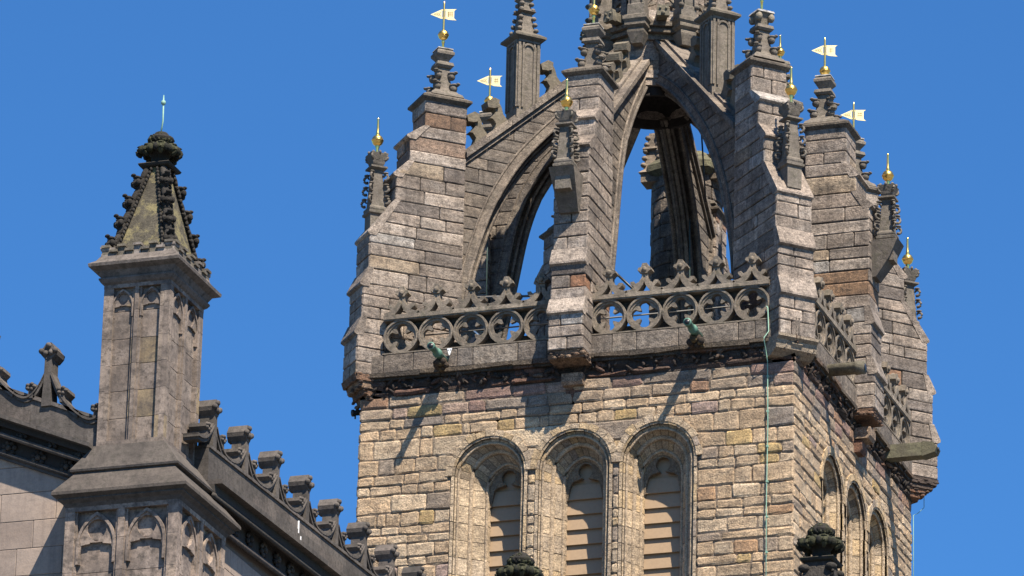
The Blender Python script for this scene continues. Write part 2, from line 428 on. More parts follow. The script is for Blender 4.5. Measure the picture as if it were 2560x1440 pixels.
# cornice: eroded frieze, drip and base course of the parapet
for fi, (O, U, N) in enumerate(FACES):
    fr = frame(O, U, N); mb = MB()
    mb.box(-H, H, -.5, -.0, -.96, -.45, (.10, .08, .07), lambda x, y, z: fr(x, z, y))
    masonry(mb, fr, [-.96, -.80, -.53], whole(-H, H), P_RED, .75, joint=.03, proud=.09, jit=.03, cham=.05, back=.1)
    if fi < 2:
        for k in range(150):
            u = rng.uniform(-H+.1, H-.1); z = rng.uniform(-.86, -.54); r = rng.uniform(.018, .05)
            q = Vector((rng.uniform(-1, 1), rng.uniform(-.3, .3), rng.uniform(-1, 1))).normalized(); q2 = q.orthogonal().normalized()
            mb.blob(fr(u, z, .03+rng.uniform(0, .05)), (r*rng.uniform(1.5, 3.4), r*rng.uniform(.6, 1.), r*rng.uniform(.7, 1.2)), rng.choice([(.07, .055, .05), (.09, .07, .06), (.16, .10, .08), (.05, .045, .04), (.05, .042, .038), (.28, .20, .15)]), (q, q2, q.cross(q2)), 7, 4)
    u = -H-.12
    while u < H+.1:
        l = rng.uniform(.35, .9); u1 = min(u+l, H+.12); a, b_ = rng.uniform(-.02, .03), rng.uniform(-.03, .02)
        mb.prism([(u, -.53+b_), (u1-.01, -.53+rng.uniform(-.03, .02)), (u1-.01, -.44), (u, -.44)], fr, -.3, .17+a, rng.choice([(.16, .13, .1), (.20, .16, .12), (.26, .18, .13), (.13, .11, .09)]))
        mb.prism([(u, -.60), (u1-.01, -.60), (u1-.01, -.525), (u, -.525)], fr, -.3, .10+a, rng.choice([(.12, .1, .08), (.24, .15, .11), (.14, .12, .1)]))
        u = u1
    mb.build('cornice', ERODE, tower)
    mb = MB(); masonry(mb, fr, [-.44, 0.], whole(-H-.1, H+.1), P_DARKC, .62, joint=.014, proud=.012, jit=.004, cham=.01) if 0 else None
    fr2 = frame(Vector(O)+Vector(N)*.13, U, N)
    masonry(mb, fr2, [-.44, -.002], whole(-H-.1, H+.1), P_DARKC, .66, joint=.014, proud=.012, jit=.004, cham=.01)
    mb.box(-H-.09, H+.09, -.5, -.012, -.44, -.02, MORT2, lambda x, y, z: fr2(x, z, y))
    mb.build('parapet_base', CROWN, tower)
rf = MB(); rf.box(-4.6, 4.6, -4.6, 4.6, -.35, -.25, (1, 1, 1)); rf.build('roof', LEAD, tower)

# ------------------------------------------------------------------ parapet tracery (one panel of five circles, copied round the tower)
def panel_mesh(W):
    mb = MB(); fr = frame((0, 0, 0), (1, 0, 0), (0, -1, 0)); D_ = W/5; r = D_/2*.99; zc = .413; n = 32
    for k in range(5):
        c = -W/2+D_*(k+.5); cl = P_CARVE()
        def ring(a, b, d0, d1, col, vf=1.):
            A = [(c+a*math.cos(2*PI*i/n), zc+a*vf*math.sin(2*PI*i/n)) for i in range(n)]
            Bq = [(c+b*math.cos(2*PI*i/n), zc+b*vf*math.sin(2*PI*i/n)) for i in range(n)]
            mb.strip(A, Bq, fr, d0, d1, col, True)
        ring(r, r-.045, -.22, .0, cl); ring(r-.045, r-.095, -.2, -.035, cl)
        # quatrefoil plate
        m = 64; A = []; Bq = []
        for i in range(m):
            t = 2*PI*i/m; best = 0; d, lr = r*.42, r*.335
            for q in range(4):
                a = q*PI/2; dd = lr*lr-(d*math.sin(t-a))**2
                if dd > 0 and math.cos(t-a) > 0: best = max(best, d*math.cos(t-a)+math.sqrt(dd))
            best = max(best, r*.33)
            A.append((c+(r-.05)*math.cos(t), zc+(r-.05)*math.sin(t))); Bq.append((c+best*math.cos(t), zc+best*math.sin(t)))
        mb.strip(A, Bq, fr, -.16, -.06, cl, True)
        for q in range(4):      # sharp cusp tips
            t = PI/4+q*PI/2; ax = (math.cos(t), math.sin(t)); px = (-ax[1], ax[0])
            pts = [(c+ax[0]*a_+px[0]*b_, zc+ax[1]*a_+px[1]*b_) for a_, b_ in ((r*.56, -.06), (r*.33, -.014), (r*.33, .014), (r*.56, .06))]
            mb.prism(pts, fr, -.15, -.06, cl)
        # fleuron standing on the coping
        zb = .93
        for s_ in (-1, 1):
            A = []; Bq = []
            for i in range(9):
                t = i/8; x = D_/2*(1-t)+.035*t; z = zb+.05+.31*(t**2.3)
                A.append((c+s_*x, z)); Bq.append((c+s_*max(.004, x-.075+.03*t), z-.115-.02*t))
            mb.strip(A, Bq, fr, -.19, .03, cl)
            # leaf crockets curling off the curve
            x = D_*.26; z = zb+.12
            mb.prism([(c+s_*(x-.07), z-.05), (c+s_*(x+.03), z-.0), (c+s_*(x+.10), z+.06), (c+s_*(x+.11), z+.12), (c+s_*(x+.03), z+.13), (c+s_*(x-.02), z+.07), (c+s_*(x-.07), z+.10)], fr, -.2, .02, cl)
        mb.prism([(c-.085, zb+.22), (c+.085, zb+.22), (c+.065, zb+.48), (c-.065, zb+.48)], fr, -.18, -.02, cl)
        mb.prism([(c-.07, zb+.42), (c+.07, zb+.42), (c+.10, zb+.47), (c+.16, zb+.50), (c+.14, zb+.56), (c+.08, zb+.57), (c+.05, zb+.66), (c-.05, zb+.66), (c-.08, zb+.57), (c-.14, zb+.56), (c-.16, zb+.50), (c-.10, zb+.47)], fr, -.21, .02, cl)
        mb.blob(fr(c, zb+.51, .03), (.06, .05, .07), cl)
        mb.blob(fr(c, zb+.63, -.09), (.05, .07, .07), cl)
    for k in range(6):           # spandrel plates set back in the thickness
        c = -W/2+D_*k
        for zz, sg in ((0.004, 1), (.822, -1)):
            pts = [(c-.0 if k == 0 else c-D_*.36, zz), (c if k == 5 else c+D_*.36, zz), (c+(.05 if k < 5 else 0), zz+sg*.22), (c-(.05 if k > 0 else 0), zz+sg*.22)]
            mb.prism(pts, fr, -.225, -.19, (.07, .06, .05))  # near-black colour paints in the shade of the spandrels
    u = -W/2
    while u < W/2-.01:
        u1 = min(W/2, u+D_*2 if rng.random() < .5 else u+D_); cl = P_CARVE()
        mb.prism([(u, .828), (u1-.008, .828), (u1-.008, .925), (u, .925)], fr, -.24, .035, cl)
        mb.prism([(u, .80), (u1-.008, .80), (u1-.008, .829), (u, .829)], fr, -.22, .015, cl)
        u = u1
    mb.prism([(-W/2, -.001), (W/2, -.001), (W/2, .03), (-W/2, .03)], fr, -.24, .03, P_CARVE())
    return mb
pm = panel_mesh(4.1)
first = None; PO = 5.11
for fi in range(4):
    a = fi*PI/2
    for s_ in (-1, 1):
        lx = s_*2.42; x = lx*math.cos(a)+PO*math.sin(a); y = lx*math.sin(a)-PO*math.cos(a)
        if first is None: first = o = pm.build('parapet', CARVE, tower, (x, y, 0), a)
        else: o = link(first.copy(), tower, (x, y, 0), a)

# ------------------------------------------------------------------ crown piers
CX = .09
def knob(mb, c, out, r, col):
    o = Vector((out[0], out[1], 0)).normalized(); sd_ = Vector((-o.y, o.x, 0)); z = Vector((0, 0, 1))
    c = Vector(c); mb.blob(c, (r, r*.95, r*1.05), col, n=8, m=6)
    mb.blob(c+z*r*.75+o*r*.15, (r*1.25, r*1.1, r*.38), col, (o, sd_, z), 8, 4)
    mb.blob(c+z*r*.95+o*r*1.2, (r*.5, r*.7, r*.3), col, (o, sd_, z), 6, 4)
def scroll(mb, c, out, r, col):
    o = Vector((out[0], out[1], 0)).normalized(); sd_ = Vector((-o.y, o.x, 0)); z = Vector((0, 0, 1)); c = Vector(c)
    pts = []
    for i in range(9):
        t = -1.9+i*.62; rr = r*(1-.055*i); pts.append(c+o*(math.cos(t)*rr)+z*(math.sin(t)*rr))
    mb.tube(pts, [r*.42*(1-.04*i) for i in range(9)], col, 6)
    mb.blob(c+z*r*1.15, (r*.9, r*.75, r*.3), col, (o, sd_, z), 6, 4)
DG = [(1, 1), (-1, 1), (-1, -1), (1, -1)]
def main_pinnacle(c, z0, buds=False):
    mb = MB(); cl = (.27, .235, .195); x, y = c
    mb.sq(c, [(.40, z0-.04), (.37, z0+.03), (.29, z0+.09), (.27, z0+.13)], cl)
    mb.sq(c, [(.25, z0+.1), (.18, z0+.22), (.145, z0+.45), (.13, z0+.78)], cl)
    for t in (0, 1):
        for dx, dy in DG:
            r = .205-.04*t; knob(mb, (x+dx*r, y+dy*r, z0+.23+.30*t), (dx, dy), .098-.006*t, cl)
    mb.sq(c, [(.17, z0+.74), (.21, z0+.79), (.19, z0+.87), (.12, z0+.88), (.11, z0+.93)], cl)
    if buds:
        mb.sq(c, [(.11, z0+.9), (.13, z0+1.02), (.19, z0+1.2)], (.36, .31, .24))
        for dx, dy in DG: mb.blob((x+dx*.155, y+dy*.155, z0+1.06), (.085, .085, .11), (.38, .33, .25))
        mb.sq(c, [(.22, z0+1.17), (.20, z0+1.22)], (.6, .6, .6))
    else:
        mb.sq(c, [(.11, z0+.92), (.14, z0+.97), (.21, z0+1.06), (.215, z0+1.12), (.18, z0+1.16), (.17, z0+1.20)], (.30, .26, .215))
        mb.sq(c, [(.19, z0+1.195), (.18, z0+1.225)], (.55, .55, .55))
    return mb
def spirelet(c, z0, h=1.1, w_=.3, tiers=3, cl=(.25, .22, .185), kind='scroll'):
    mb = MB(); x, y = c
    mb.sq(c, [(w_*.95, z0-.5), (w_*.95, z0), (w_*1.2, z0+.03), (w_*1.22, z0+.08), (w_*1.05, z0+.1), (w_*1.12, z0+.14), (w_*1.1, z0+.18), (w_*.8, z0+.24)], cl)
    a, b = w_*.84, w_*.58; zt = z0+h*.74
    mb.sq(c, [(a, z0+.22), (b, zt)], cl)
    for t in range(tiers):
        k = (t+.4)/tiers; r = a+(b-a)*k+.045
        for dx, dy in DG: (scroll if kind == 'scroll' else knob)(mb, (x+dx*r, y+dy*r, z0+.24+(zt-z0-.26)*k), (dx, dy), .085, cl)
    mb.sq(c, [(b, zt-.02), (b+.09, zt+.02), (b+.09, zt+.06), (b, zt+.09)], cl)
    mb.sq(c, [(b, zt+.07), (b+.03, zt+.13), (b+.1, z0+h-.02), (b+.03, z0+h)], cl)
    for dx, dy in DG: scroll(mb, (x+dx*(b+.04), y+dy*(b+.04), z0+h-.10), (dx, dy), .075, cl)
    for i in range(8):
        q = i*PI/4; mb.blob((x+(b+.09)*math.cos(q), y+(b+.09)*math.sin(q), z0+h), (.035, .035, .045), cl, n=6, m=4)
    return mb

CORNER = [(7.40, -.45, .52), (7.28, .88, 1.70), (7.13, 2.08, 2.95), (6.52, 3.8, 4.45), (6.20, 4.8, 5.43), (5.82, 5.72, 6.42)]
MID = [(5.45, -.5, .38), (5.38, .72, 1.58), (5.33, 1.93, 4.4), (5.02, 4.75, 5.2), (4.78, 5.5, 6.42)]
def pier(ang, prof, rin, t, label, pzr, dr=0., dtop=0., yaw_extra=0., palette=P_CROWN, corb='red', buds=False, outer=None, tshift=0., off=(.09, .09), bands=()):
    BAND[:] = bands
    ox, oy = off; n = len(prof); prof = [(r+dr+(dtop-dr)*i/(n-1), a, b) for i, (r, a, b) in enumerate(prof)]
    a = ang; loc = (ox, oy, 0)
    mb = MB(); h = t/2
    poly = []
    for r, z0, z1 in prof: poly += [(r, z0), (r, z1)]
    def rho(z):
        for (r0, q0), (r1, q1) in zip(poly, poly[1:]):
            if q0 <= z <= q1 and q1 > q0: return r0+(r1-r0)*(z-q0)/(q1-q0)
        return poly[-1][0]
    br = [p[1] for p in poly[1:-1]]; zA, zB = poly[0][1], poly[-1][1]
    sideL = lambda u, z, nn=0.: (u, h+nn, z)
    sideR = lambda u, z, nn=0.: (u, -h-nn, z)
    def sp(zb, zt): return [(rin, rho(zb+1e-4)-.002, rin, rho(zt-1e-4)-.002)]
    for fr in (sideL, sideR):
        masonry(mb, fr, courses(zA, zB, .27, .37, br), sp, palette, .80, joint=.018, proud=.016, jit=.006, cham=.012, wave=.006)
    masonry(mb, lambda u, z, nn=0.: (rin-nn, u, z), courses(zA, zB, .27, .37), whole(-h, h), palette, .45, joint=.018, proud=.014)
    for r, z0, z1 in prof:
        masonry(mb, lambda u, z, nn=0., r=r: (r+nn, u, z), courses(z0, z1, .27, .37), whole(-h, h), palette, .48, joint=.02, proud=.014, jit=.005, cham=.012)
    cp = [(r-.03, z) for r, z in poly]
    mb.prism([(rin+.03, zA)]+cp+[(rin+.03, zB)], lambda u, z, nn: (u, nn, z), -h+.028, h-.028, MORT2)
    for (r0, a0, z0), (r1, z1, b1) in zip(prof, prof[1:]):
        s_ = .075 if r0-r1 < .5 else .05
        cl = palette()
        mb.prism([(r0+s_, z0-.03), (r0+s_, z0+.015), (r1+.02, z1+.02), (r1-.12, z1+.02), (r0-.15, z0-.07), (r0, z0-.07)], lambda u, z, nn: (u, nn, z), -h-.018, h+.018, cl)
    BAND.clear()
    # capping slab
    r0, zt = prof[-1][0], prof[-1][2]; m = (r0+rin)/2; q = (r0-rin)/2
    def rect(e, f, z): return [(rin-e, -h-f, z), (r0+e, -h-f, z), (r0+e, h+f, z), (rin-e, h+f, z)]
    rings = [rect(.0, .0, zt-.06), rect(.09, .09, zt+.02), rect(.09, .09, zt+.07), rect(-.10, -.10, zt+.2)]
    vs = [p for r_ in rings for p in r_]; fs = [[12, 13, 14, 15], [3, 2, 1, 0]]
    for k in range(3):
        for i in range(4): fs.append([k*4+i, k*4+(i+1) % 4, k*4+4+(i+1) % 4, k*4+4+i])
    mb.add(vs, fs, (.23, .195, .155))
    o = mb.build('buttress_pier', CROWN, tower, loc, a+yaw_extra)
    if label: o['label'] = label
    def sub(m_, name, mat):
        s = m_.build(name, mat); s.parent = o; s.location = (0, 0, 0); return s
    sub(main_pinnacle((pzr, 0), zt+.2, buds), 'pinnacle', CARVE)
    if outer:
        ro, zo, corbel, hh = outer
        sm = spirelet((ro, tshift), zo-(.40 if not corbel else .26), hh+(.40 if not corbel else .26), .185)
        if corbel:
            rr = rho(zo-.8)
            for k, (za, zb_, w0, w1) in enumerate(((zo-1.15, zo-.7, .22, .26), (zo-.7, zo-.28, .26, .29))):
                p0, p1 = (.1, .42) if k == 0 else (.42, ro-rr+.3)
                sm.add([(rr-.1, -w0+tshift, za), (rr+p0, -w0+tshift, za), (rr+p0, w0+tshift, za), (rr-.1, w0+tshift, za), (rr-.1, -w1+tshift, zb_), (rr+p1, -w1+tshift, zb_), (rr+p1, w1+tshift, zb_), (rr-.1, w1+tshift, zb_)],
                       [[0, 1, 2, 3], [7, 6, 5, 4], [0, 4, 5, 1], [1, 5, 6, 2], [2, 6, 7, 3]], rng.choice([(.20, .175, .15), (.26, .22, .18)]))
        sub(sm, 'outer_pinnacle', CARVE)
    # corbelled foot
    cb = MB(); r = prof[0][0]; zc = prof[0][1]
    if corb == 'new':
        cb.prism([(r+.06, zc), (r+.06, zc-.06), (r-.02, zc-.12), (r-.06, zc-.3), (r-.3, zc-.42), (rin+1, zc-.42), (rin+1, zc)], lambda u, z, nn: (u, nn, z), -h-.06, h+.06, (.50, .41, .31))
        cb.prism([(r-.03, zc-.14), (r+.01, zc-.18), (r-.10, zc-.30), (r-.2, zc-.30), (r-.2, zc-.14)], lambda u, z, nn: (u, nn, z), -.13, .13, (.60, .50, .38))
        for s_ in (-.34, .34):
            for k in range(7):
                q = k*.9; scroll(cb, (r-.10+.03*math.cos(q), s_+.09*math.cos(q), zc-.22+.07*math.sin(q)), (1, .3*s_), .04, rng.choice([(.48, .39, .3), (.3, .24, .19), (.55, .45, .34)]))
    else:
        z = zc; rr = r+.02; mid = len(prof) == 5
        if mid:
            for z0_, z1_, w_, d_, cl in ((zc-.62, zc-.36, .24, 5.30, (.50, .37, .27)), (zc-.92, zc-.64, .2, 5.10, (.30, .16, .11))): cb.prism([(4.9, z0_), (d_-.05, z0_), (d_, z0_+.07), (d_, z1_), (4.9, z1_)], lambda u, z, nn: (u, nn, z), -w_, w_, cl)
        if mid: rr -= .05
        for k in range(1 if mid else 4):
            dz = rng.uniform(.1, .17); cl = rng.choice([(.40, .22, .14), (.30, .18, .12), (.42, .29, .2), (.16, .12, .1)])
            cb.prism([(rin+1, z), (rr+rng.uniform(-.02, .02), z), (rr-.05+rng.uniform(-.02, .02), z-dz), (rin+1, z-dz)], lambda u, z, nn: (u, nn, z), -h*(1-.09*k)-.01, h*(1-.09*k)+.01, cl)
            for j in range(14): cb.blob((rr-.03-rng.random()*.04, rng.uniform(-h, h)*.95, z-dz*rng.random()), (rng.uniform(.03, .06), rng.uniform(.05, .12), rng.uniform(.025, .05)), rng.choice([cl, cl, (.12, .085, .07), (.3, .19, .13)]), n=6, m=4)
            for j in range(14): cb.blob((rng.uniform(rin+1.2, rr-.05), rng.choice((-1, 1))*h*(1-.09*k), z-dz*rng.random()), (rng.uniform(.05, .12), rng.uniform(.02, .045), rng.uniform(.025, .05)), rng.choice([cl, (.12, .085, .07)]), n=6, m=4)
            z -= dz; rr -= .11
    sub(cb, 'corbel', WALL if corb == 'new' else ERODE)
    return o
c45 = PI/4
PIER = {}
PIER['L'] = pier(-3*c45, CORNER, 4.90, .82, 'buttress at the left corner of the tower', 5.38, outer=(6.90, 3.88, False, 1.12), yaw_extra=R(-4), dr=-.02, dtop=.1, off=(.31, -.22), bands=[(5.73, 6.06, (.40, .255, .17), .9), (4.8, 5.3, (.40, .29, .22), .35)])
PIER['F'] = pier(-2*c45, MID, 3.90, .80, 'buttress in the middle of the front face', 4.25, dr=.38, dtop=.15, outer=(6.0, 3.92, True, 1.1), tshift=-.02, off=(0, .09), bands=[(1.0, 1.35, (.46, .24, .14), .5)])
PIER['N'] = pier(-c45, CORNER, 5.05, .88, 'buttress on the near corner of the tower', 5.47, dr=-.2, dtop=.02, corb='new', buds=True, outer=(6.85, 3.98, False, 1.12), off=(0, 0))
PIER['M'] = pier(0, MID, 3.80, .86, 'buttress in the middle of the right face', 4.15, bands=[(2.3, 2.75, (.46, .29, .18), .6)], outer=(5.65, 3.88, True, 1.1))
PIER['R'] = pier(c45, CORNER, 4.85, .85, 'buttress at the far right corner of the tower', 5.38, bands=[(1.6, 2.2, (.42, .25, .16), .4)], outer=(6.85, 3.7, False, 1.1))
PIER['K'] = pier(2*c45, MID, 3.9, .8, 'buttress in the middle of the hidden rear face', 4.2, palette=P_CROWN)
PIER['B'] = pier(3*c45, [(r, a-(.75 if a > 0 else 0), b-.75) for r, a, b in CORNER], 3.4, .85, 'smaller buttress at the hidden rear corner', 3.95, dr=-1.4, dtop=-1.4, off=(0, 0))
PIER['W'] = pier(4*c45, MID, 3.8, .85, 'buttress in the middle of the left side', 4.02, outer=(5.75, 3.88, True, 1.1))

# ------------------------------------------------------------------ flying ribs of the crown
def interp(pts, z):
    for (r0, a), (r1, b) in zip(pts, pts[1:]):
        if a <= z <= b: return r0+(r1-r0)*(z-a)/(b-a)
    return pts[0][0] if z < pts[0][1] else pts[-1][0]
INT_C = [(4.86, 1.6), (4.78, 2.3), (4.58, 3.03), (4.34, 3.81), (4.08, 4.4), (3.79, 4.94), (3.42, 5.51), (2.97, 6.04), (2.47, 6.59), (1.9, 7.12), (1.3, 7.55), (1.0, 7.72)]
INT_M = [(3.78, 1.0), (3.45, 2.0), (3.2, 3.2), (3.02, 4.2), (2.9, 4.8), (2.66, 5.55), (2.2, 6.3), (1.65, 7.0), (1.2, 7.5), (1.0, 7.72)]
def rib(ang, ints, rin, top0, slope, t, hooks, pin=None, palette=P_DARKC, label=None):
    """top line z = top0 + slope*(rin-rho)"""
    mb = MB(); h = t/2; rend = 1.0
    tz = lambda r: top0+slope*(rin-r)
    zend = tz(rend)
    def rtop(z): return min(rin+.02, rin-(z-top0)/slope)
    zs = courses(ints[0][1], zend-.05, .26, .36, (7.72,))
    def sp(zb, zt):
        f = lambda z: (max(rend, interp(ints, z)+.12) if z < 7.72 else rend, rtop(z))
        (a0, b0), (a1, b1) = f(zb), f(zt)
        return [(a0, max(a0, b0), a1, max(a1, b1))]
    for s_ in (-1, 1):
        masonry(mb, lambda u, z, nn=0., s_=s_: (u, s_*(h+nn), z), zs, sp, palette, .55, joint=.016, proud=.01, jit=.004, cham=.01)
    # smooth the intrados
    sm = []
    for i in range(len(ints)-1):
        for k in range(3):
            q = k/3; sm.append(tuple(ints[i][j]*(1-q)+ints[i+1][j]*q for j in (0, 1)))
    sm.append(ints[-1])
    for _ in range(2): sm = [sm[0]]+[tuple((sm[i-1][j]+2*sm[i][j]+sm[i+1][j])/4 for j in (0, 1)) for i in range(1, len(sm)-1)]+[sm[-1]]
    def off(d):
        out = []
        for i, p in enumerate(sm):
            a, b = sm[max(0, i-1)], sm[min(len(sm)-1, i+1)]; dx, dz = b[0]-a[0], b[1]-a[1]; l = math.hypot(dx, dz)
            out.append((p[0]+dz/l*d, p[1]-dx/l*d))
        return out
    fr = lambda u, z, nn: (u, nn, z)
    web = sm+[(rend, zend-.04), (rin, top0-.04)]
    mb.prism(web, fr, -h+.025, h-.025, MORT2)
    # moulded orders: list of (inner offset, outer offset, half thickness)
    for d0, d1, ht in ((.0, .20, h+.03), (-.09, .02, h-.13), (-.19, -.07, h-.21)):
        A, Bq = off(d0), off(d1); k = 0
        while k < len(A)-1:
            k1 = min(len(A)-1, k+rng.choice([2, 3])); mb.strip(A[k:k1+1], Bq[k:k1+1], fr, -ht, ht, palette()); k = k1
    for d, yy, rr in ((.0, h+.03, .045), (.20, h+.02, .03), (-.09, h-.13, .045), (-.19, h-.21, .05)):
        for s_ in (-1, 1): mb.tube([(u, s_*yy, z) for u, z in off(d)], rr, palette(), 6)
    # coping
    n = 7
    for i in range(n):
        a, b = rin-(rin-rend)*i/n, rin-(rin-rend)*(i+.985)/n; cl = palette()
        for dz0, dz1, ht in ((-.20, -.06, h+.06), (-.07, .07, h+.13)):
            mb.prism([(a, tz(a)+dz0), (b, tz(b)+dz0), (b, tz(b)+dz1), (a, tz(a)+dz1)], fr, -ht, ht, cl)
        mb.prism([(a, tz(a)+.07), (b, tz(b)+.07), (b, tz(b)+.16), (a, tz(a)+.16)], fr, -h*.75, h*.75, cl)
    o = mb.build('flying_rib', CROWN, tower, (0, 0, 0) if abs(abs(ang)-PI*.5) > 1e-3 and math.cos(ang)*math.sin(ang) < -.1 else (0, .09, 0) if ang < -1.5 and ang > -1.6 else (CX, CX, 0), ang)
    if label: o['label'] = label
    for r in hooks:
        hk = MB(); z = tz(r)+.08; cl = (.255, .22, .165)
        pr = [(.33, -.28), (.22, -.0), (.25, .18), (.24, .30), (.13, .50), (.28, .52), (.42, .46), (.44, .62), (.22, .72), (.08, .70), (-.0, .58), (-.03, .36), (-.12, .16), (-.3, .10), (-.42, .22), (-.44, .10), (-.36, .24)]
        pr = [(.30, -.27), (.17, -.08), (.13, .08), (.22, .20), (.31, .20), (.20, .32), (.14, .42), (.22, .50), (.36, .48), (.40, .60), (.22, .74), (.08, .70), (.0, .56), (-.05, .38), (-.17, .24), (-.36, .20), (-.40, .33), (-.48, .22), (-.44, .40)]
        pr = pr[:-1]
        hk.prism([(r+u*.95, z+v*.9) for u, v in pr], fr, -.10, .10, cl)
        hk.prism([(r+u*.95, z+v*.9) for u, v in ((.10, .52), (.22, .47), (.38, .46), (.42, .62), (.22, .76), (.08, .72))], fr, -.16, .16, cl)
        s = hk.build('crocket', CARVE); s.parent = o; s.location = (0, 0, 0)
    if pin:
        pm_ = MB(); r, zt = pin; cl = (.285, .245, .2); w_ = .27
        pm_.sq((r, 0), [(w_, tz(r)-.5), (w_, zt)], cl)
        for q in range(4):      # arched sunk panels on each face
            d = Vector((math.cos(q*PI/2), math.sin(q*PI/2), 0)); u_ = Vector((-d.y, d.x, 0))
            f2 = lambda u, z, nn, d=d, u_=u_: tuple(Vector((r, 0, 0))+u_*u+d*(w_+nn)+Vector((0, 0, z)))
            zb_ = tz(r)+.1
            for u0, u1 in ((-.27, -.21), (.21, .27), (-.165, -.115), (.115, .165)): pm_.prism([(u0, zb_), (u1, zb_), (u1, zt-.06), (u0, zt-.06)], f2, 0, .035, cl)
            A = [(.115*math.cos(PI*i/8), zt-.24+.115*math.sin(PI*i/8)) for i in range(9)]; Bq = [(.165*math.cos(PI*i/8), zt-.24+.165*math.sin(PI*i/8)) for i in range(9)]
            pm_.strip(A, Bq, f2, 0, .035, cl)
            pm_.prism([(-.27, zt-.06), (.27, zt-.06), (.27, zt), (-.27, zt)], f2, 0, .037, cl)
        pm_.sq((r, 0), [(w_+.02, zt-.02), (w_+.13, zt+.06), (w_+.13, zt+.11), (w_-.02, zt+.22)], (.22, .19, .15))
        ct = [(.20, zt+.2), (.15, zt+.55), (.11, zt+.95)]
        pm_.sq((r, 0), ct, cl)
        for k in range(5):
            for dx, dy in DG:
                rr = .21-.022*k; pm_.blob((r+dx*rr, dy*rr, zt+.3+.155*k+(.06 if k > 2 else 0)), (.065, .065, .055), cl, n=7, m=5)
        pm_.sq((r, 0), [(.13, zt+.74), (.21, zt+.78), (.15, zt+.84)], (.2, .17, .14))
        pm_.sq((r, 0), [(.1, zt+.95), (.12, zt+1.05), (.18, zt+1.12), (.16, zt+1.2)], (.32, .28, .23))
        s = pm_.build('rib_pinnacle', CARVE); s.parent = o; s.location = (0, 0, 0)
    return o
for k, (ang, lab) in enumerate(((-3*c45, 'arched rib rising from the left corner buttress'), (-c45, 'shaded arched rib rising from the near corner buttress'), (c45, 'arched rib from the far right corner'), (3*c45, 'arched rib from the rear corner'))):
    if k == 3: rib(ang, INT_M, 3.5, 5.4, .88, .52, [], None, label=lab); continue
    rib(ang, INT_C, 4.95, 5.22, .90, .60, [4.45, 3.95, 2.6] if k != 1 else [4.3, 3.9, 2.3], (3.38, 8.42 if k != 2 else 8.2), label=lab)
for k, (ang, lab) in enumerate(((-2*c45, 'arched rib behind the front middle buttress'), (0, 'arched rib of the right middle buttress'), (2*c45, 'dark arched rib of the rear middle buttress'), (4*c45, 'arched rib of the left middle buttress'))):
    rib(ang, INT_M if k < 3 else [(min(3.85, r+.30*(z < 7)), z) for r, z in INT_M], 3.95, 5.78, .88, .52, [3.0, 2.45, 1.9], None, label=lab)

# ------------------------------------------------------------------ lantern where the ribs meet
def octa(mb, rings, col, rot=0.): mb.sq((0, 0), [(r*math.cos(PI/8), z) for r, z in rings], col, rot, 8)
lt = MB(); LC = (.16, .06, 0)
def octring(ro, ri, z0, z1, pl):
    for i in range(8):
        a, b = i*c45, (i+1)*c45
        P = [(ro*math.cos(a), ro*math.sin(a)), (ro*math.cos(b), ro*math.sin(b)), (ri*math.cos(b), ri*math.sin(b)), (ri*math.cos(a), ri*math.sin(a))]
        lt.add([(x, y, z0) for x, y in P]+[(x, y, z1) for x, y in P], [[3, 2, 1, 0], [4, 5, 6, 7], [0, 1, 5, 4], [1, 2, 6, 5], [2, 3, 7, 6], [3, 0, 4, 7]], pl())
zq = 7.62
for dz, ro in ((.17, 1.22), (.2, 1.26), (.25, 1.22), (.27, 1.23), (.22, 1.22)): octring(ro, 1.0, zq, zq+dz-.008, P_CROWN); zq += dz
octring(1.30, 1.0, zq, zq+.07, P_CARVE); octring(1.24, 1.0, zq+.07, zq+.16, P_DARKC); octring(1.40, 1.0, zq+.16, zq+.24, P_CARVE)
octring(1.35, 1.0, zq+.24, zq+.30, P_DARKC); octring(1.46, 1.0, zq+.30, zq+.41, P_CARVE)
zc = zq+.41
# vault inside: ring and dark dome
n = 24
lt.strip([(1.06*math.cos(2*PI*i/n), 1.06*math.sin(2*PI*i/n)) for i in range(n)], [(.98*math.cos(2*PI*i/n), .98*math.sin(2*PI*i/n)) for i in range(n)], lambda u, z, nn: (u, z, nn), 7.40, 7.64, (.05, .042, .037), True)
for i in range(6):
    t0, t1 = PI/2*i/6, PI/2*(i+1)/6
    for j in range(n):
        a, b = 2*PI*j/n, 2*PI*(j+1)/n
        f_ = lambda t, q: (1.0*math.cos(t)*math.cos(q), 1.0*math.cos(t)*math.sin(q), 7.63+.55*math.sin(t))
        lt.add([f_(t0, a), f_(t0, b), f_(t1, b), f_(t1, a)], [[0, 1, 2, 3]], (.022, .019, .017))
octring(1.02, 0., zc-.3, zc-.02, P_DARKC)
lo = lt.build('lantern', CROWN, tower, LC)
def lsub(mb, name, mat):
    s = mb.build(name, mat); s.parent = lo; s.location = (0, 0, 0); return s
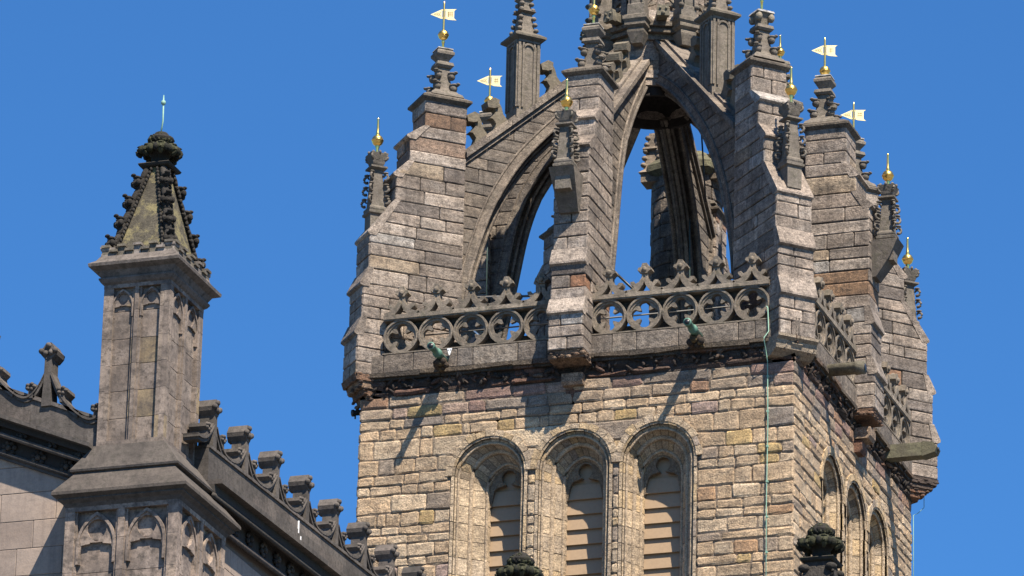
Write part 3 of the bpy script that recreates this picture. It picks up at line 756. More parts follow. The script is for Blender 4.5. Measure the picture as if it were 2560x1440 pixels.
for i in range(8):          # clustered piers of the lantern
    a = i*c45; d = (math.cos(a), math.sin(a)); mb = MB(); r = 1.42; c = (d[0]*r, d[1]*r); ro = a+PI/4
    mb.sq(c, [(.12, zq-.2), (.2, zq+.06), (.2, zq+.12), (.17, zq+.16), (.25, zq+.22), (.25, zq+.30), (.29, zq+.36), (.29, zq+.45), (.2, zq+.5)], (.29, .245, .195), ro)
    mb.sq(c, [(.20, zq+.45), (.2, zq+.75), (.18, zq+.78), (.18, zq+3.2), (.22, zq+3.25), (.0, zq+4.1)], (.27, .235, .195), ro)
    for s_ in (-.13, .13): mb.tube([(c[0]+d[0]*.16-d[1]*s_, c[1]+d[1]*.16+d[0]*s_, zq+.75), (c[0]+d[0]*.16-d[1]*s_, c[1]+d[1]*.16+d[0]*s_, zq+3.2)], .035, (.3, .26, .22), 6)
    for k in range(7):
        for s_ in (-1, 1):
            p = (c[0]+d[0]*.2-d[1]*s_*.2, c[1]+d[1]*.2+d[0]*s_*.2, zq+.75+.35*k)
            if i in (5, 4, 7, 0, 1): mb.blob(p, (.075, .075, .065), (.22, .19, .155), n=7, m=5)
    lsub(mb, 'lantern_pier', CARVE)
for i in range(8):          # open traceried bays and gargoyles
    a = (i+.5)*c45; d = Vector((math.cos(a), math.sin(a), 0)); u_ = Vector((-d.y, d.x, 0)); ap = 1.22
    f2 = lambda u, z, nn, d=d, u_=u_: tuple(u_*u+d*(ap+nn)+Vector((0, 0, z)))
    mb = MB(); w_ = .40; zb = zc
    mb.prism([(-w_, zb-.02), (w_, zb-.02), (w_, zb+.33), (-w_, zb+.33)], f2, -.15, -.02, P_CROWN())
    for s_ in (-1, 1):
        A = []; Bq = []
        for q in range(9):
            t = PI/2*q/8; A.append((s_*.34*math.cos(t)*1., zb+.33+.36*math.sin(t))); Bq.append((s_*w_, zb+.33+.45*q/8))
        mb.strip(A, Bq, f2, -.13, -.03, P_CARVE())
        mb.prism([(s_*.34, zb+.42), (s_*.12, zb+.50), (s_*.10, zb+.54), (s_*.3, zb+.6)], f2, -.11, -.05, P_CARVE())
    mb.prism([(-.10, zb+.3), (.10, zb+.3), (.07, zb+.9), (-.07, zb+.9)], f2, -.14, -.02, P_CROWN())
    mb.prism([(-w_, zb+.75), (w_, zb+.75), (w_, zb+1.9), (-w_, zb+1.9)], f2, -.15, -.04, P_CROWN())
    lsub(mb, 'lantern_bay', CROWN)
    gb = MB(); cl = (.25, .225, .165)
    gb.prism([(-.12, zb+.02), (.12, zb+.02), (.12, zb+.22), (-.12, zb+.22)], f2, -.1, .42, cl)
    gb.prism([(-.14, zb-.02), (.14, zb-.02), (.15, zb+.08), (.12, zb+.27), (.04, zb+.24), (-.04, zb+.24), (-.12, zb+.27), (-.15, zb+.08)], f2, .4, .52, cl)
    gb.blob(f2(0, zb+.04, .53), (.05, .05, .05), cl); gb.blob(f2(-.07, zb+.16, .53), .035, cl, n=6, m=4); gb.blob(f2(.07, zb+.16, .53), .035, cl, n=6, m=4)
    lsub(gb, 'gargoyle', CARVE)

# ------------------------------------------------------------------ round stair turret at the rear of the crown
tm = MB(); tc_ = (-.35, 4.35); nseg = 18
def cyl(u, z, nn=0.): return (tc_[0]+(.86+nn)*math.cos(u/.86), tc_[1]+(.86+nn)*math.sin(u/.86), z)
L_ = 2*PI*.86
zs = courses(-.4, 7.35, .3, .42)
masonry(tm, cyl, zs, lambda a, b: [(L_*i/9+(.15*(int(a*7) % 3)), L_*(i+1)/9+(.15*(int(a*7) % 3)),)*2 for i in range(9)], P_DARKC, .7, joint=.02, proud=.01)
tm.lathe(tc_, [(.83, -.4), (.83, 7.4)], MORT2, 24)
tm.sq(tc_, [(.86, 7.3), (1.0, 7.42), (1.0, 7.58), (.62, 7.95), (.0, 8.05)], (.25, .24, .15), 0, 8)
st = tm.build('stair_turret', CROWN, tower)
for px_, py_ in ((-1.05, 3.9), (.55, 4.1)):
    sp_ = MB(); ct = (px_, py_); zt = 7.3; cl = (.36, .29, .225)
    sp_.sq(ct, [(.25, zt-.1), (.25, zt+.1), (.3, zt+.14), (.2, zt+.24), (.1, zt+1.2)], cl)
    for k in range(5):
        for dx, dy in DG: rr = .2-.02*k; sp_.blob((px_+dx*rr, py_+dy*rr, zt+.35+.18*k), (.075, .075, .065), cl, n=7, m=5)
    sp_.sq(ct, [(.14, zt+.72), (.23, zt+.76), (.2, zt+.82), (.12, zt+.84)], cl)
    s = sp_.build('turret_pinnacle', CARVE); s.parent = st; s.location = (0, 0, 0)

# ================================================================== GILDED VANES AND BALLS
def gold_ball(mb, r): mb.lathe((0, 0), [(.0, -r), (r*.35, -r*.94), (r*.7, -r*.72), (r*.93, -r*.37), (r*.99, -.03*r), (r*1.05, -.02*r), (r*1.05, .03*r), (r*.99, .04*r), (r*.93, r*.37), (r*.7, r*.72), (r*.35, r*.94), (0., r)], (1, 1, 1), 20)
bm_ball = MB(); gold_ball(bm_ball, .125)
bm_ballb = MB(); gold_ball(bm_ballb, .135)
rodm = MB(); rodm.lathe((0, 0), [(.03, -.42), (.03, -.2), (.045, -.18), (.028, -.12), (.028, .1), (.024, .78), (.02, .83), (.0, .86)], (1, 1, 1), 10)
spk = MB(); spk.lathe((0, 0), [(.035, -.34), (.035, -.2), (.055, -.15), (.04, -.1), (.04, .12), (.05, .15), (.036, .2), (.03, .30), (.026, .52), (.03, .54), (.0, .56)], (1, 1, 1), 10)
flg = MB(); ff_ = frame((0, 0, 0), (1, 0, 0), (0, -1, 0))
flg.prism([(-.31, .52), (-.06, .41), (-.04, .41), (-.04, .64), (-.06, .64)], ff_, -.006, .006, (1, 1, 1))
flg.prism([(.035, .41), (.10, .385), (.29, .365), (.25, .40), (.235, .42), (.235, .60), (.25, .62), (.29, .645), (.10, .645), (.035, .65)], ff_, -.006, .006, (1, 1, 1))
flg.prism([(-.05, .61), (.05, .61), (.05, .645), (-.05, .645)], ff_, -.006, .006, (1, 1, 1)); flg.prism([(-.05, .41), (.05, .41), (.05, .445), (-.05, .445)], ff_, -.006, .006, (1, 1, 1))
mrk = MB()
for k in range(4):
    x = -.075-.04*k; hgt = .055-.011*k
    for s_ in (-1, 1): mrk.prism([(x, .525+s_*hgt), (x+.014, .525+s_*hgt), (x-.03, .525), (x-.044, .525)], ff_, .0065, .009, (1, 1, 1))
def mark2(style):
    m = MB()
    xs = {0: [(.09, .12), (.14, .15), (.18, .2)], 1: [(.115, .13), (.16, .175)], 2: [(.1, .11), (.15, .16), (.19, .2)], 3: [(.13, .145)]}[style]
    for a, b in xs: m.prism([(a, .455), (b, .455), (b, .585), (a, .585)], ff_, .0065, .009, (1, 1, 1))
    m.prism([(.09, .50), (.2, .50), (.2, .51), (.09, .51)], ff_, .0065, .009, (1, 1, 1)); m.prism([(.10, .55), (.19, .55), (.19, .56), (.10, .56)], ff_, .0065, .009, (1, 1, 1))
    return m
protos = {}
def inst(key, mb, mat, parent, name, rz=0):
    if key in protos: o = protos[key].copy(); S.collection.objects.link(o)
    else: o = protos[key] = mb.build(name, mat)
    o.parent = parent; o.location = (0, 0, 0); o.rotation_euler = (0, 0, rz); return o
def pier_pt(ang, r, z, off=(.09, .09)): return (off[0]+r*math.cos(ang), off[1]+r*math.sin(ang), z)
FLAG = R(14)
def vane(p, label, style):
    t = thing('weather_vane', label, 'weather vane', p, 'gilded vanes on the main pinnacles')
    inst('rod', rodm, GOLD, t, 'rod'); inst('ball', bm_ball, GOLD, t, 'ball')
    f = inst('flag', flg, VANE, t, 'flag', FLAG)
    e = inst('chev', mrk, ETCH, t, 'etching'); e.parent = f; e.rotation_euler = (0, 0, 0)
    e = inst('m%d' % style, mark2(style), ETCH, t, 'emblem'); e.parent = f; e.rotation_euler = (0, 0, 0)
yl = R(-4); LO = (.31, -.22)
vane(pier_pt(-3*c45+yl, 5.38, 8.22, LO), 'gilded pennant vane with ball on the left corner pinnacle, farthest left of the vanes', 0)
vane(pier_pt(4*c45, 4.02, 8.15), 'gilded pennant vane seen just above a crocket of the left arched rib', 1)
vane(pier_pt(0, 4.15, 8.0), 'gilded pennant vane with a cross-like emblem, right of the near corner buttress', 3)
vane(pier_pt(c45, 5.38, 7.95), 'gilded pennant vane lowest and farthest right on the tower', 2)
vane(pier_pt(-2*c45, 4.25, 8.24, (0, .09)), 'gilded ball and rod on the front middle pinnacle, in front of the lantern', 0)
vane(pier_pt(-c45, 5.47, 8.30, (0, 0)), 'gilded rod on the near corner pinnacle with pale carved buds, cut by the top edge', 0)
def ballf(p, label, sc=1.):
    t = thing('ball_finial', label, 'finial', p, 'gilded ball finials on the small pinnacles')
    inst('spike', spk, GOLD, t, 'spike'); inst('bballl', bm_ballb, GOLD, t, 'ball'); t.scale = (sc, sc, sc)
ballf(pier_pt(-3*c45+yl, 6.90, 5.34, LO), 'gilded ball finial on the small pinnacle of the left corner buttress')
ballf(pier_pt(-2*c45, 6.0, 5.28, (-.02, .09)), 'gilded ball finial on the scrolled pinnacle in front of the left arch')
ballf(pier_pt(-c45, 6.85, 5.46, (0, 0)), 'gilded ball finial on the scrolled pinnacle of the near corner buttress')
ballf(pier_pt(0, 5.65, 5.24), 'gilded ball finial on the corbelled pinnacle of the right face')
ballf(pier_pt(c45, 6.85, 5.08), 'gilded ball finial lowest on the tower, on the far right corner')
ballf(pier_pt(c45, 3.38, 9.66), 'small gilded ball finial peeping over the near corner buttress, beside the blue sky', .8)

# ================================================================== FITTINGS ON THE TOWER
def cannon(x, z, label):
    t = thing('water_spout', label, 'water spout', (x, -5.2, z), 'green metal spouts on the front')
    b = MB(); a = Vector((x, -5.15, z)); e = Vector((x, -6.05, z+.04))
    loc = lambda v: tuple(Vector(v)-t.location)
    d = (e-a)
    b.tube([loc(a), loc(a+d*.45), loc(a+d*.46), loc(a+d*.55), loc(a+d*.56), loc(a+d*.93), loc(a+d*.94), loc(e)], [.095, .09, .105, .105, .078, .074, .09, .09], (1, 1, 1), 14)
    o = b.build('pipe', SPOUT); o.parent = t
    b = MB(); b.tube([loc(e+d*.005), loc(e+d*.012)], .065, (0, 0, 0), 14); o = b.build('bore', BLKM); o.parent = t
    b = MB()
    for k in range(14): b.blob(loc((x+rng.uniform(-.15, .15), -5.25-rng.uniform(0, .2), z-.10+rng.uniform(-.16, .08))), rng.uniform(.05, .11), rng.choice([(.22, .15, .07), (.12, .085, .06), (.07, .055, .045)]), n=7, m=5)
    o = b.build('carved_beast', ERODE); o.parent = t
cannon(-3.0, -.28, 'green metal water spout poking out under the left parapet, over an eroded carved head')
cannon(2.88, -.28, 'green metal water spout poking out under the right parapet, over an ochre carved head')
def side_spout(y, z, label, rnd):
    t = thing('stone_spout', label, 'water spout', (5.1-(.25 if rnd else .02), y, z-(0 if rnd else .16)), 'long stone spouts on the right face'); b = MB()
    if rnd: b.tube([(-.2, 0, 0), (.9, 0, 0), (.91, 0, 0), (1.0, 0, 0), (1.12, 0, 0)], [.14, .14, .16, .155, .15], (.25, .23, .17), 14)
    else:
        b.box(-.2, .85, -.16, .16, -.16, .16, (.22, .21, .14)); b.prism([(.85, -.18), (1.15, -.10), (1.2, .02), (1.1, .14), (.85, .18)], lambda u, z_, nn: (u, nn, z_), -.17, .17, (.19, .18, .12))
    b.build('trough', CARVE).parent = t
    b = MB(); b.tube([(1.121 if rnd else 1.185, 0, -.0), (1.13 if rnd else 1.21, 0, -.0)], .09 if rnd else .05, (0, 0, 0), 12); b.build('mouth', BLKM).parent = t
side_spout(-2.75, -.42, 'round grey stone water spout jutting right from the near end of the right face', True)
side_spout(2.55, -.42, 'square mossy stone water spout jutting right over the sky at the far corner', False)
cb = MB(); cb.tube([(4.40, -5.14, .30), (4.44, -5.17, .24), (4.46, -5.17, -.3), (4.41, -5.34, -.5), (4.41, -5.34, -.56), (4.42, -5.09, -.95), (4.43, -5.07, -2.4), (4.41, -5.07, -4.2), (4.42, -5.07, -8)], .013, (1, 1, 1), 6)
for z in (-1.3, -2.1, -2.9, -3.7, -4.5, -5.3): cb.box(4.40, 4.445, -5.09, -5.03, z-.02, z+.02, (1, 1, 1))
tag(cb.build('lightning_cable', COPPER), 'pale green copper lightning conductor running down the front wall near the corner', 'cable')
cb = MB(); cb.tube([(5.3, 5.0, -.5), (5.3, 5.0, -1.1), (5.16, 4.95, -1.25), (5.07, 4.9, -1.3), (5.07, 4.9, -4)], .009, (1, 1, 1), 6)
tag(cb.build('lightning_cable', COPPER), 'short pale green copper conductor below the far right spout', 'cable')
def at_xz(name, pts, r, mat, label, cat, n=6):
    b = MB(); b.tube(pts, r, (1, 1, 1), n); return tag(b.build(name, mat), label, cat)
at_xz('lightning_cable', [(-2.95, -2.6, 4.0), (-2.95, -2.6, 3.0), (-2.93, -2.6, 1.4)], .012, COPD, 'dark green conductor hanging inside the left arch of the crown', 'cable')
at_xz('lightning_cable', [(.32, 2.4, 5.6), (.34, 2.4, 4.2), (.30, 2.4, 2.6)], .014, COPD, 'dark green conductor on the shaded rear rib inside the big arch', 'cable')
at_xz('tie_rod', [(-3.3, -3.2, 1.95), (-1.2, -3.2, 1.8)], .028, STEEL, 'pale iron tie rod crossing the foot of the left arch', 'rod')
at_xz('tie_rod', [(.2, -3.4, 2.3), (1.2, -3.0, 1.3)], .03, BLKM, 'dark iron rod slanting down behind the right parapet', 'rod')
at_xz('tie_rod', [(1.5, -1.6, 1.3), (3.3, -2.6, 2.6)], .03, BLKM, 'dark iron rod rising to the near corner buttress', 'rod')
at_xz('hanging_cable', [(1.02, .9, 7.4), (1.15, .95, 5.4)], .022, BLKM, 'left of two black cables hanging from the lantern vault', 'cable')
at_xz('hanging_cable', [(1.05, .9, 7.4), (1.8, 1.0, 4.6)], .022, BLKM, 'slanting right one of two black cables hanging from the lantern vault', 'cable')
at_xz('handrail', [(-4.3, -4.5, .62), (4.2, -4.5, .62)], .018, STEEL, 'thin steel handrail behind the front parapet tracery', 'rail')
t = thing('floodlight', 'black floodlight tilted inside the third circle of the left parapet', 'floodlight', (-2.4, -4.85, .3))
b = MB(); b.prism([(-.1, -.12), (.02, -.2), (.16, .0), (.04, .12)], lambda u, z, nn: (u, nn, z), -.1, .1, (0, 0, 0)); b.build('housing', BLKM).parent = t
b = MB(); b.prism([(.0, .13), (.05, .13), (.17, .01), (.14, -.01)], lambda u, z, nn: (u, nn, z), -.12, .06, (1, 1, 1)); b.build('bracket', WHITE).parent = t
b = MB(); b.prism([(-.06, .06), (.06, .06), (.01, -.1), (-.01, -.1)], lambda u, z, nn: (u, nn, z), -.01, .0, (1, 1, 1)); o = b.build('wall_plate', WHITE, None, (-2.86, -5.2, -.08)); tag(o, 'small white triangular plate with two dots beside the left spout', 'plate')
b = MB()
for x in (-.025, .025): b.tube([(x, -.011, .02), (x, -.016, .02)], .012, (0, 0, 0), 8)
o2 = b.build('dot', BLKM); o2.parent = o
b = MB(); b.tube([(0, 0, 0), (-.24, 0, 0), (-.245, 0, 0), (-.3, 0, 0)], [.065, .06, .08, .08], (1, 1, 1), 10); b.tube([(-.22, 0, -.05), (-.22, 0, -.14)], .02, (1, 1, 1), 6)
tag(b.build('drain_pipe', BLKM, None, (-5.0, -4.7, -1.15)), 'stub of black drain pipe sticking out left from the tower wall', 'pipe')

# ================================================================== CHURCH IN FRONT: CORNER TURRET
tur = thing('corner_turret', 'tall panelled stone corner turret with a crocketed spire at the left', 'turret', (-3.27, -21.13, GZ))
X0, X1, Y0, Y1 = -3.95, -2.58, -22., -20.27
def panel_face(mb, fr, W, z0, z1, pl, cs, hh=1., depth=.085):
    """two blind cusped lights on a face of width W"""
    zs = courses(z0, z1, cs*.95, cs*1.05)
    st = W*.085; bays = [(st+.03, W/2-st*.45), (W/2+st*.45, W-st-.03)]
    fr2 = lambda u, z, n=0.: fr(u, z, n-depth)
    for i in range(len(zs)-1):
        a, b_ = zs[i]+.004, zs[i+1]-.004
        for u0, u1 in ((.003, st), (W/2-st*.35, W/2+st*.35), (W-st, W-.003)):
            mb.prism([(u0, a), (u1, a), (u1, b_), (u0, b_)], fr, -.2, 0., pl())
        for u0, u1 in ((st, st+.05), (W/2-st*.35-.05, W/2-st*.35), (W/2+st*.35, W/2+st*.35+.05), (W-st-.05, W-st)):
            mb.prism([(u0, a), (u1, a), (u1, b_), (u0, b_)], fr, -.2, -.035, pl())
    for u0, u1 in bays:
        masonry(mb, fr2, zs, whole(u0-.02, u1+.02), pl, 3., joint=.008, proud=.002, jit=0, cham=.004, mott=.2)
    mb.prism([(.004, z1-.09), (W-.004, z1-.09), (W-.004, z1), (.004, z1)], fr, -.2, .006, pl()); mb.prism([(.004, z0), (W-.004, z0), (W-.004, z0+.1), (.004, z0+.1)], fr, -.2, .005, pl())
    for u0, u1 in bays:
        u0 += .02; u1 -= .02; c = (u0+u1)/2; r = (u1-u0)/2; sp_ = z1-.11-r*1.62*hh
        O_ = arch(c, r, sp_, 24, [sp_-r*.95, sp_-r*.45], .8); zt = max(p[1] for p in O_)
        I_ = [(c+(u-c)*.87, sp_+(z-sp_)*.89 if z > sp_ else z) for u, z in O_]
        mb.strip(O_, I_, fr, -depth, -.015, pl())
        T_ = []
        for u, z in I_:
            an = math.atan2(z-(sp_+r*.1), u-c); best = 0; ca, sa = math.cos(an), math.sin(an)
            for lx, lz, lr in ((0, .66, .50), (-.40, -.38, .46), (.40, -.38, .46), (0, -.9, .80)):
                p_ = (lx*ca+lz*sa)*r; di = (lr*r)**2-((lx*r)**2+(lz*r)**2-p_*p_)
                if di > 0: best = max(best, p_+math.sqrt(di))
            best = min(best, math.hypot(u-c, z-sp_-r*.1)-.006)
            T_.append((c+best*ca, sp_+r*.1+best*sa))
        T_[0] = (c-r*.80, sp_-r*.95); T_[-1] = (c+r*.80, sp_-r*.95)
        mb.strip(I_, T_, fr, -depth, -.045, pl())
        for s_ in (-1, 1): mb.prism([(c+s_*r*.80, sp_-.02*r), (c+s_*r*.34, sp_+r*.05), (c+s_*r*.32, sp_+r*.12), (c+s_*r*.72, sp_+r*.3)], fr, -depth, -.04, pl())
def four_faces(x0, x1, y0, y1): return [(frame((x0, y0, 0), (1, 0, 0), (0, -1, 0)), x1-x0), (frame((x1, y0, 0), (0, 1, 0), (1, 0, 0)), y1-y0), (frame((x1, y1, 0), (-1, 0, 0), (0, 1, 0)), x1-x0), (frame((x0, y1, 0), (0, -1, 0), (-1, 0, 0)), y1-y0)]
P_TUR = pal((5, (.37, .30, .25)), (3, (.32, .26, .22)), (2, (.41, .33, .265)), (1, (.38, .295, .19)))
up = MB()
for fr, W in four_faces(X0, X1, Y0, Y1): panel_face(up, fr, W, -7.88, -4.58, P_TUR, .55, 1.)
up.box(X0+.18, X1-.18, Y0+.18, Y1-.18, -8, -4.5, (.1, .09, .08)); up.build('panelled_shaft', STAIN, tur)
A0, A1, B0, B1 = -4.42, -2.12, -22.2, -19.75
lw = MB()
for fr, W in four_faces(A0, A1, B0, B1): panel_face(lw, fr, W, -13.0, -9.13, P_ASH, .62, 1., .11)
lw.box(A0+.18, A1-.18, B0+.18, B1-.18, GZ, -9.0, (.2, .17, .15)); lw.build('panelled_base', STAIN, tur)
def rect_rings(mb, rings, col):
    vs = []; fs = []
    for x0, x1, y0, y1, z in rings: vs += [(x0, y0, z), (x1, y0, z), (x1, y1, z), (x0, y1, z)]
    for k in range(len(rings)-1):
        for i in range(4): fs.append([k*4+i, k*4+(i+1) % 4, k*4+4+(i+1) % 4, k*4+4+i])
    L = (len(rings)-1)*4; fs += [[3, 2, 1, 0], [L, L+1, L+2, L+3]]; mb.add(vs, fs, col)
def gr(e, z, base=(X0, X1, Y0, Y1)): return (base[0]-e, base[1]+e, base[2]-e, base[3]+e, z)
def lerp_rect(t, z, e=0):
    a = (X0, X1, Y0, Y1); b_ = (A0, A1, B0, B1); q = [a[i]+(b_[i]-a[i])*t for i in range(4)]
    return (q[0]-e, q[1]+e, q[2]-e, q[3]+e, z)
sk = MB()
rect_rings(sk, [lerp_rect(.0, -7.87, .03), lerp_rect(.78, -8.37, .06), lerp_rect(.78, -8.41, .05), lerp_rect(.6, -8.44, -.02)], (.15, .13, .115))
rect_rings(sk, [lerp_rect(.62, -8.41, .02), lerp_rect(1., -8.86, .22), lerp_rect(1., -8.92, .22), lerp_rect(1., -8.97, .12), lerp_rect(1., -9.0, .13), lerp_rect(1., -9.06, .05), lerp_rect(1., -9.14, .0)], (.14, .12, .105))
sk.build('weathering', SOOT, tur)
cn = MB()
rect_rings(cn, [gr(0, -4.60), gr(.05, -4.56), gr(.09, -4.50), gr(.09, -4.47), gr(.05, -4.45), gr(.12, -4.33), gr(.25, -4.27), gr(.26, -4.21), gr(.14, -4.12), gr(.08, -4.02), gr(-.1, -3.98)], (.22, .19, .17))
# battlement of small blocks round the spire foot
for fr, W in four_faces(X0-.05, X1+.05, Y0-.05, Y1+.05):
    k = 0; u = 0
    while u < W-.05:
        cl = rng.choice([(.40, .35, .31), (.2, .18, .15), (.25, .22, .17)]); zt = -3.90+(.10 if k % 2 == 0 else .0)
        cn.prism([(u, -4.05), (u+W/9-.015, -4.05), (u+W/9-.015, zt), (u, zt)], fr, -.12, .02, cl)
        cn.prism([(u-.01, zt-.05), (u+W/9-.005, zt-.05), (u+W/9-.005, zt), (u-.01, zt)], fr, -.12, .06, cl)
        u += W/9; k += 1
for cx, cy in ((X0, Y0), (X1, Y0), (X1, Y1), (X0, Y1)): cn.sq((cx+(.06 if cx < -3 else -.06), cy+(.06 if cy < -21 else -.06)), [(.15, -4.12), (.12, -3.92), (.14, -3.9), (.14, -3.85)], (.38, .33, .29))
cn.build('cornice', SOOT, tur)
sp = MB(); ax_, ay_ = (X0+X1)/2-.02, (Y0+Y1)/2
zS0, zS1 = -4.0, -1.95
def ring(t):
    f = 1-t; return (ax_-(.63*f+.17*t), ax_+(.63*f+.17*t), ay_-(.80*f+.21*t), ay_+(.80*f+.21*t), zS0+(zS1-zS0)*t)
rect_rings(sp, [ring(0), ring(1)], (.14, .125, .095)); sp.build('spire', LICH, tur)
blk = P_BLK
for sx, sy in DG:
    cr = MB()
    pts = []
    for k in range(41):
        t = k/40; rr = ring(t); c = Vector((rr[1] if sx > 0 else rr[0], rr[3] if sy > 0 else rr[2], rr[4])); pts.append(c)
    o = Vector((sx*.8, sy, 0)).normalized(); sd_ = Vector((-o.y, o.x, 0)); z = Vector((0, 0, 1))
    for i in range(8):
        a, b_ = pts[i*5], pts[min(40, i*5+5)]; d = (b_-a).normalized(); m = (a+b_)/2
        cr.blob(m+o*.0, (.075, .085, .2), blk(), (o, sd_, d), 8, 6)
        for s_ in (-1, 1):
            for q in range(3): cr.blob(a.lerp(b_, q/3+.1)+sd_*s_*.12-o*.04, (.035, .04, .05), blk(), n=6, m=4)
    for i in range(4):
        c = pts[1+i*9+4]+o*.09; cl = blk()
        scroll(cr, c+z*.0, (o.x, o.y), .075, cl)
        cr.blob(c+z*.02, (.08, .10, .07), cl, (o, sd_, z)); cr.blob(c+z*.15-o*.03, (.10, .085, .04), cl, (o, sd_, z)); cr.blob(c+z*.18+o*.06, (.05, .065, .035), cl, (o, sd_, z))
        for s_ in (-1, 1): cr.blob(c+sd_*s_*.10+z*.03, (.06, .05, .07), cl, (o, sd_, z), 7, 5)
    cr.build('crocket_row', DARK, tur)
def foliate(z0):
    mb = MB()
    mb.sq((0, 0), [(.28, z0-.02), (.31, z0+.0), (.33, z0+.04), (.31, z0+.06), (.19, z0+.08)], blk())
    mb.lathe((0, 0), [(.17, z0+.06), (.17, z0+.16), (.18, z0+.26), (.26, z0+.35), (.27, z0+.41), (.28, z0+.47), (.20, z0+.5), (.22, z0+.56), (.27, z0+.62), (.25, z0+.66), (.17, z0+.68), (.16, z0+.72), (.12, z0+.77), (.05, z0+.795), (0, z0+.80)], blk(), 16)
    C_ = [(.04, .042, .028), (.055, .058, .03), (.03, .03, .027), (.085, .088, .05), (.03, .032, .024)]
    for R_, zz, nn, s_ in ((.36, .37, 8, 1.4), (.29, .45, 10, .7), (.22, .60, 8, .95), (.15, .70, 7, .55)):
        for i in range(nn):
            q = 2*PI*(i+rng.uniform(-.15, .15))/nn+zz*3; o = Vector((math.cos(q), math.sin(q), 0)); rr = R_*rng.uniform(.85, 1.1); t_ = Vector((-o.y, o.x, 0)); z_ = Vector((0, 0, 1))
            cl = rng.choice(C_); zz_ = z0+zz+rng.uniform(-.02, .02)
            scroll(mb, (o.x*rr, o.y*rr, zz_-.03*s_), (o.x, o.y), .065*s_, cl)
            mb.blob(o*(rr*.9)+z_*zz_, (.07*s_, .11*s_, .075*s_), cl, (o, t_, z_), 8, 5)
            for k in (-1, 1): mb.blob(o*(rr*.98)+t_*k*.07*s_+z_*(zz_-.02), (.05*s_, .04*s_, .06*s_), rng.choice(C_), (o, t_, z_), 7, 4)
    return mb
fo = foliate(0).build('finial', BLACK, tur, (ax_, ay_, -1.93))
b = MB(); b.tube([(ax_-.02, ay_, -1.22), (ax_+.02, ay_, -.9), (ax_+.01, ay_, -.42)], .016, (1, 1, 1), 6); b.lathe((ax_+.01, ay_), [(.02, -.56), (.05, -.53), (.045, -.48), (.015, -.46), (.012, -.36), (0, -.34)], (1, 1, 1), 8)
tag(b.build('lightning_rod', COPPER), 'thin pale green lightning rod standing on the foliate top of the corner turret', 'rod')
def lone(p, label):
    t = thing('stone_finial', label, 'finial', p, 'black foliate finials of the church below')
    o = fo.copy(); S.collection.objects.link(o); o.parent = t; o.location = (0, 0, 0)
    b = MB(); b.sq((0, 0), [(.9, -4), (.24, 0)], (.09, .08, .07))
    for k in range(4):
        for dx, dy in DG:
            rr = .26+.16*k; c = Vector((dx*rr, dy*rr, -.25-.55*k)); scroll(b, c, (dx, dy), .085, blk()); b.blob(c+Vector((0, 0, .1)), (.12, .12, .08), blk())
    b.build('spire', DARK).parent = t
lone((4.16, -20.6, -11.0), 'black mossy stone finial in front of the left belfry louvre, cut by the bottom edge')
lone((9.52, -19.0, -10.35), 'black mossy stone finial in front of the right face of the tower')

# ================================================================== CHURCH IN FRONT: GABLE AND SIDE PARAPET
ch = thing('church_transept', 'sooty stone church gable and crested side parapet at the lower left', 'church', (-3.5, -14, GZ))
fg = frame((0, -21.9, 0), (1, 0, 0), (0, -1, 0)); sl = -.399
def gz(x): return -7.893+sl*(x+4.044)          # line of the drip below the gable parapet
fw = frame((0, -21.75, 0), (1, 0, 0), (0, -1, 0))
gw = MB(); zs = courses(-13, -7.0, .5, .56)
def gsp(zb, zt):
    f = lambda z: -4.044+(z+.55+7.893)/sl
    return [(-8.5, min(-3.9, f(zb)), -8.5, min(-3.9, f(zt)))]
masonry(gw, fw, zs, lambda a, b: [q for q in gsp(a, b) if q[1] > -8.4 and q[3] > -8.45], P_ASH, .95, joint=.01, proud=.004, jit=.001, cham=.005, mott=.12)
gw.prism([(-9, GZ), (-3.0, GZ), (-3.0, gz(-3.0)-.3), (-9, gz(-9)-.3)], fw, -.6, -.01, (.22, .18, .15)); gw.build('gable_wall', ASH, ch)
def rake(mb, fr, x0, x1, dz0, dz1, n0, n1, pl, seg=1.):
    x = x0
    while x < x1-.01:
        xe = min(x1, x+seg); mb.prism([(x, gz(x)+dz0), (xe-.005, gz(xe)+dz0), (xe-.005, gz(xe)+dz1), (x, gz(x)+dz1)], fr, n0, n1, pl()); x = xe
gc = MB()
rake(gc, fg, -9, -4.0, -.02, .06, -.3, .32, P_SOOT, 1.3)
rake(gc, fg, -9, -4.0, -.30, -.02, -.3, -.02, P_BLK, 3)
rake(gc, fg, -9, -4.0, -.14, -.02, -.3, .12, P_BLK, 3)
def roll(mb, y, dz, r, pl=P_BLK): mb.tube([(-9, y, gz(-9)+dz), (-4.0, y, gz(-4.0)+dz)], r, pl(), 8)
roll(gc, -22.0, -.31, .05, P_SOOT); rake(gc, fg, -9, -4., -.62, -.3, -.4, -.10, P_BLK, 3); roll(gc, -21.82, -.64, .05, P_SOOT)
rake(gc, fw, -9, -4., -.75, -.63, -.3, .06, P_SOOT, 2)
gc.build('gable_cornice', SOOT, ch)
def rosette(mb, p, u, n, r):
    u = Vector(u); n = Vector(n); z = u.cross(n); z = z if z.z > 0 else -z; p = Vector(p)
    mb.blob(p+n*.03, (r*.4, r*.4, r*.4), (.14, .12, .1), (u, n, z), 7, 5)
    for i in range(7):
        q = 2*PI*i/7; d = u*math.cos(q)+z*math.sin(q); mb.blob(p+d*r*.75, (r*.42, r*.3, r*.36), rng.choice([(.1, .085, .075), (.16, .135, .11), (.07, .06, .055)]), (d, n, n.cross(d)), 7, 5)
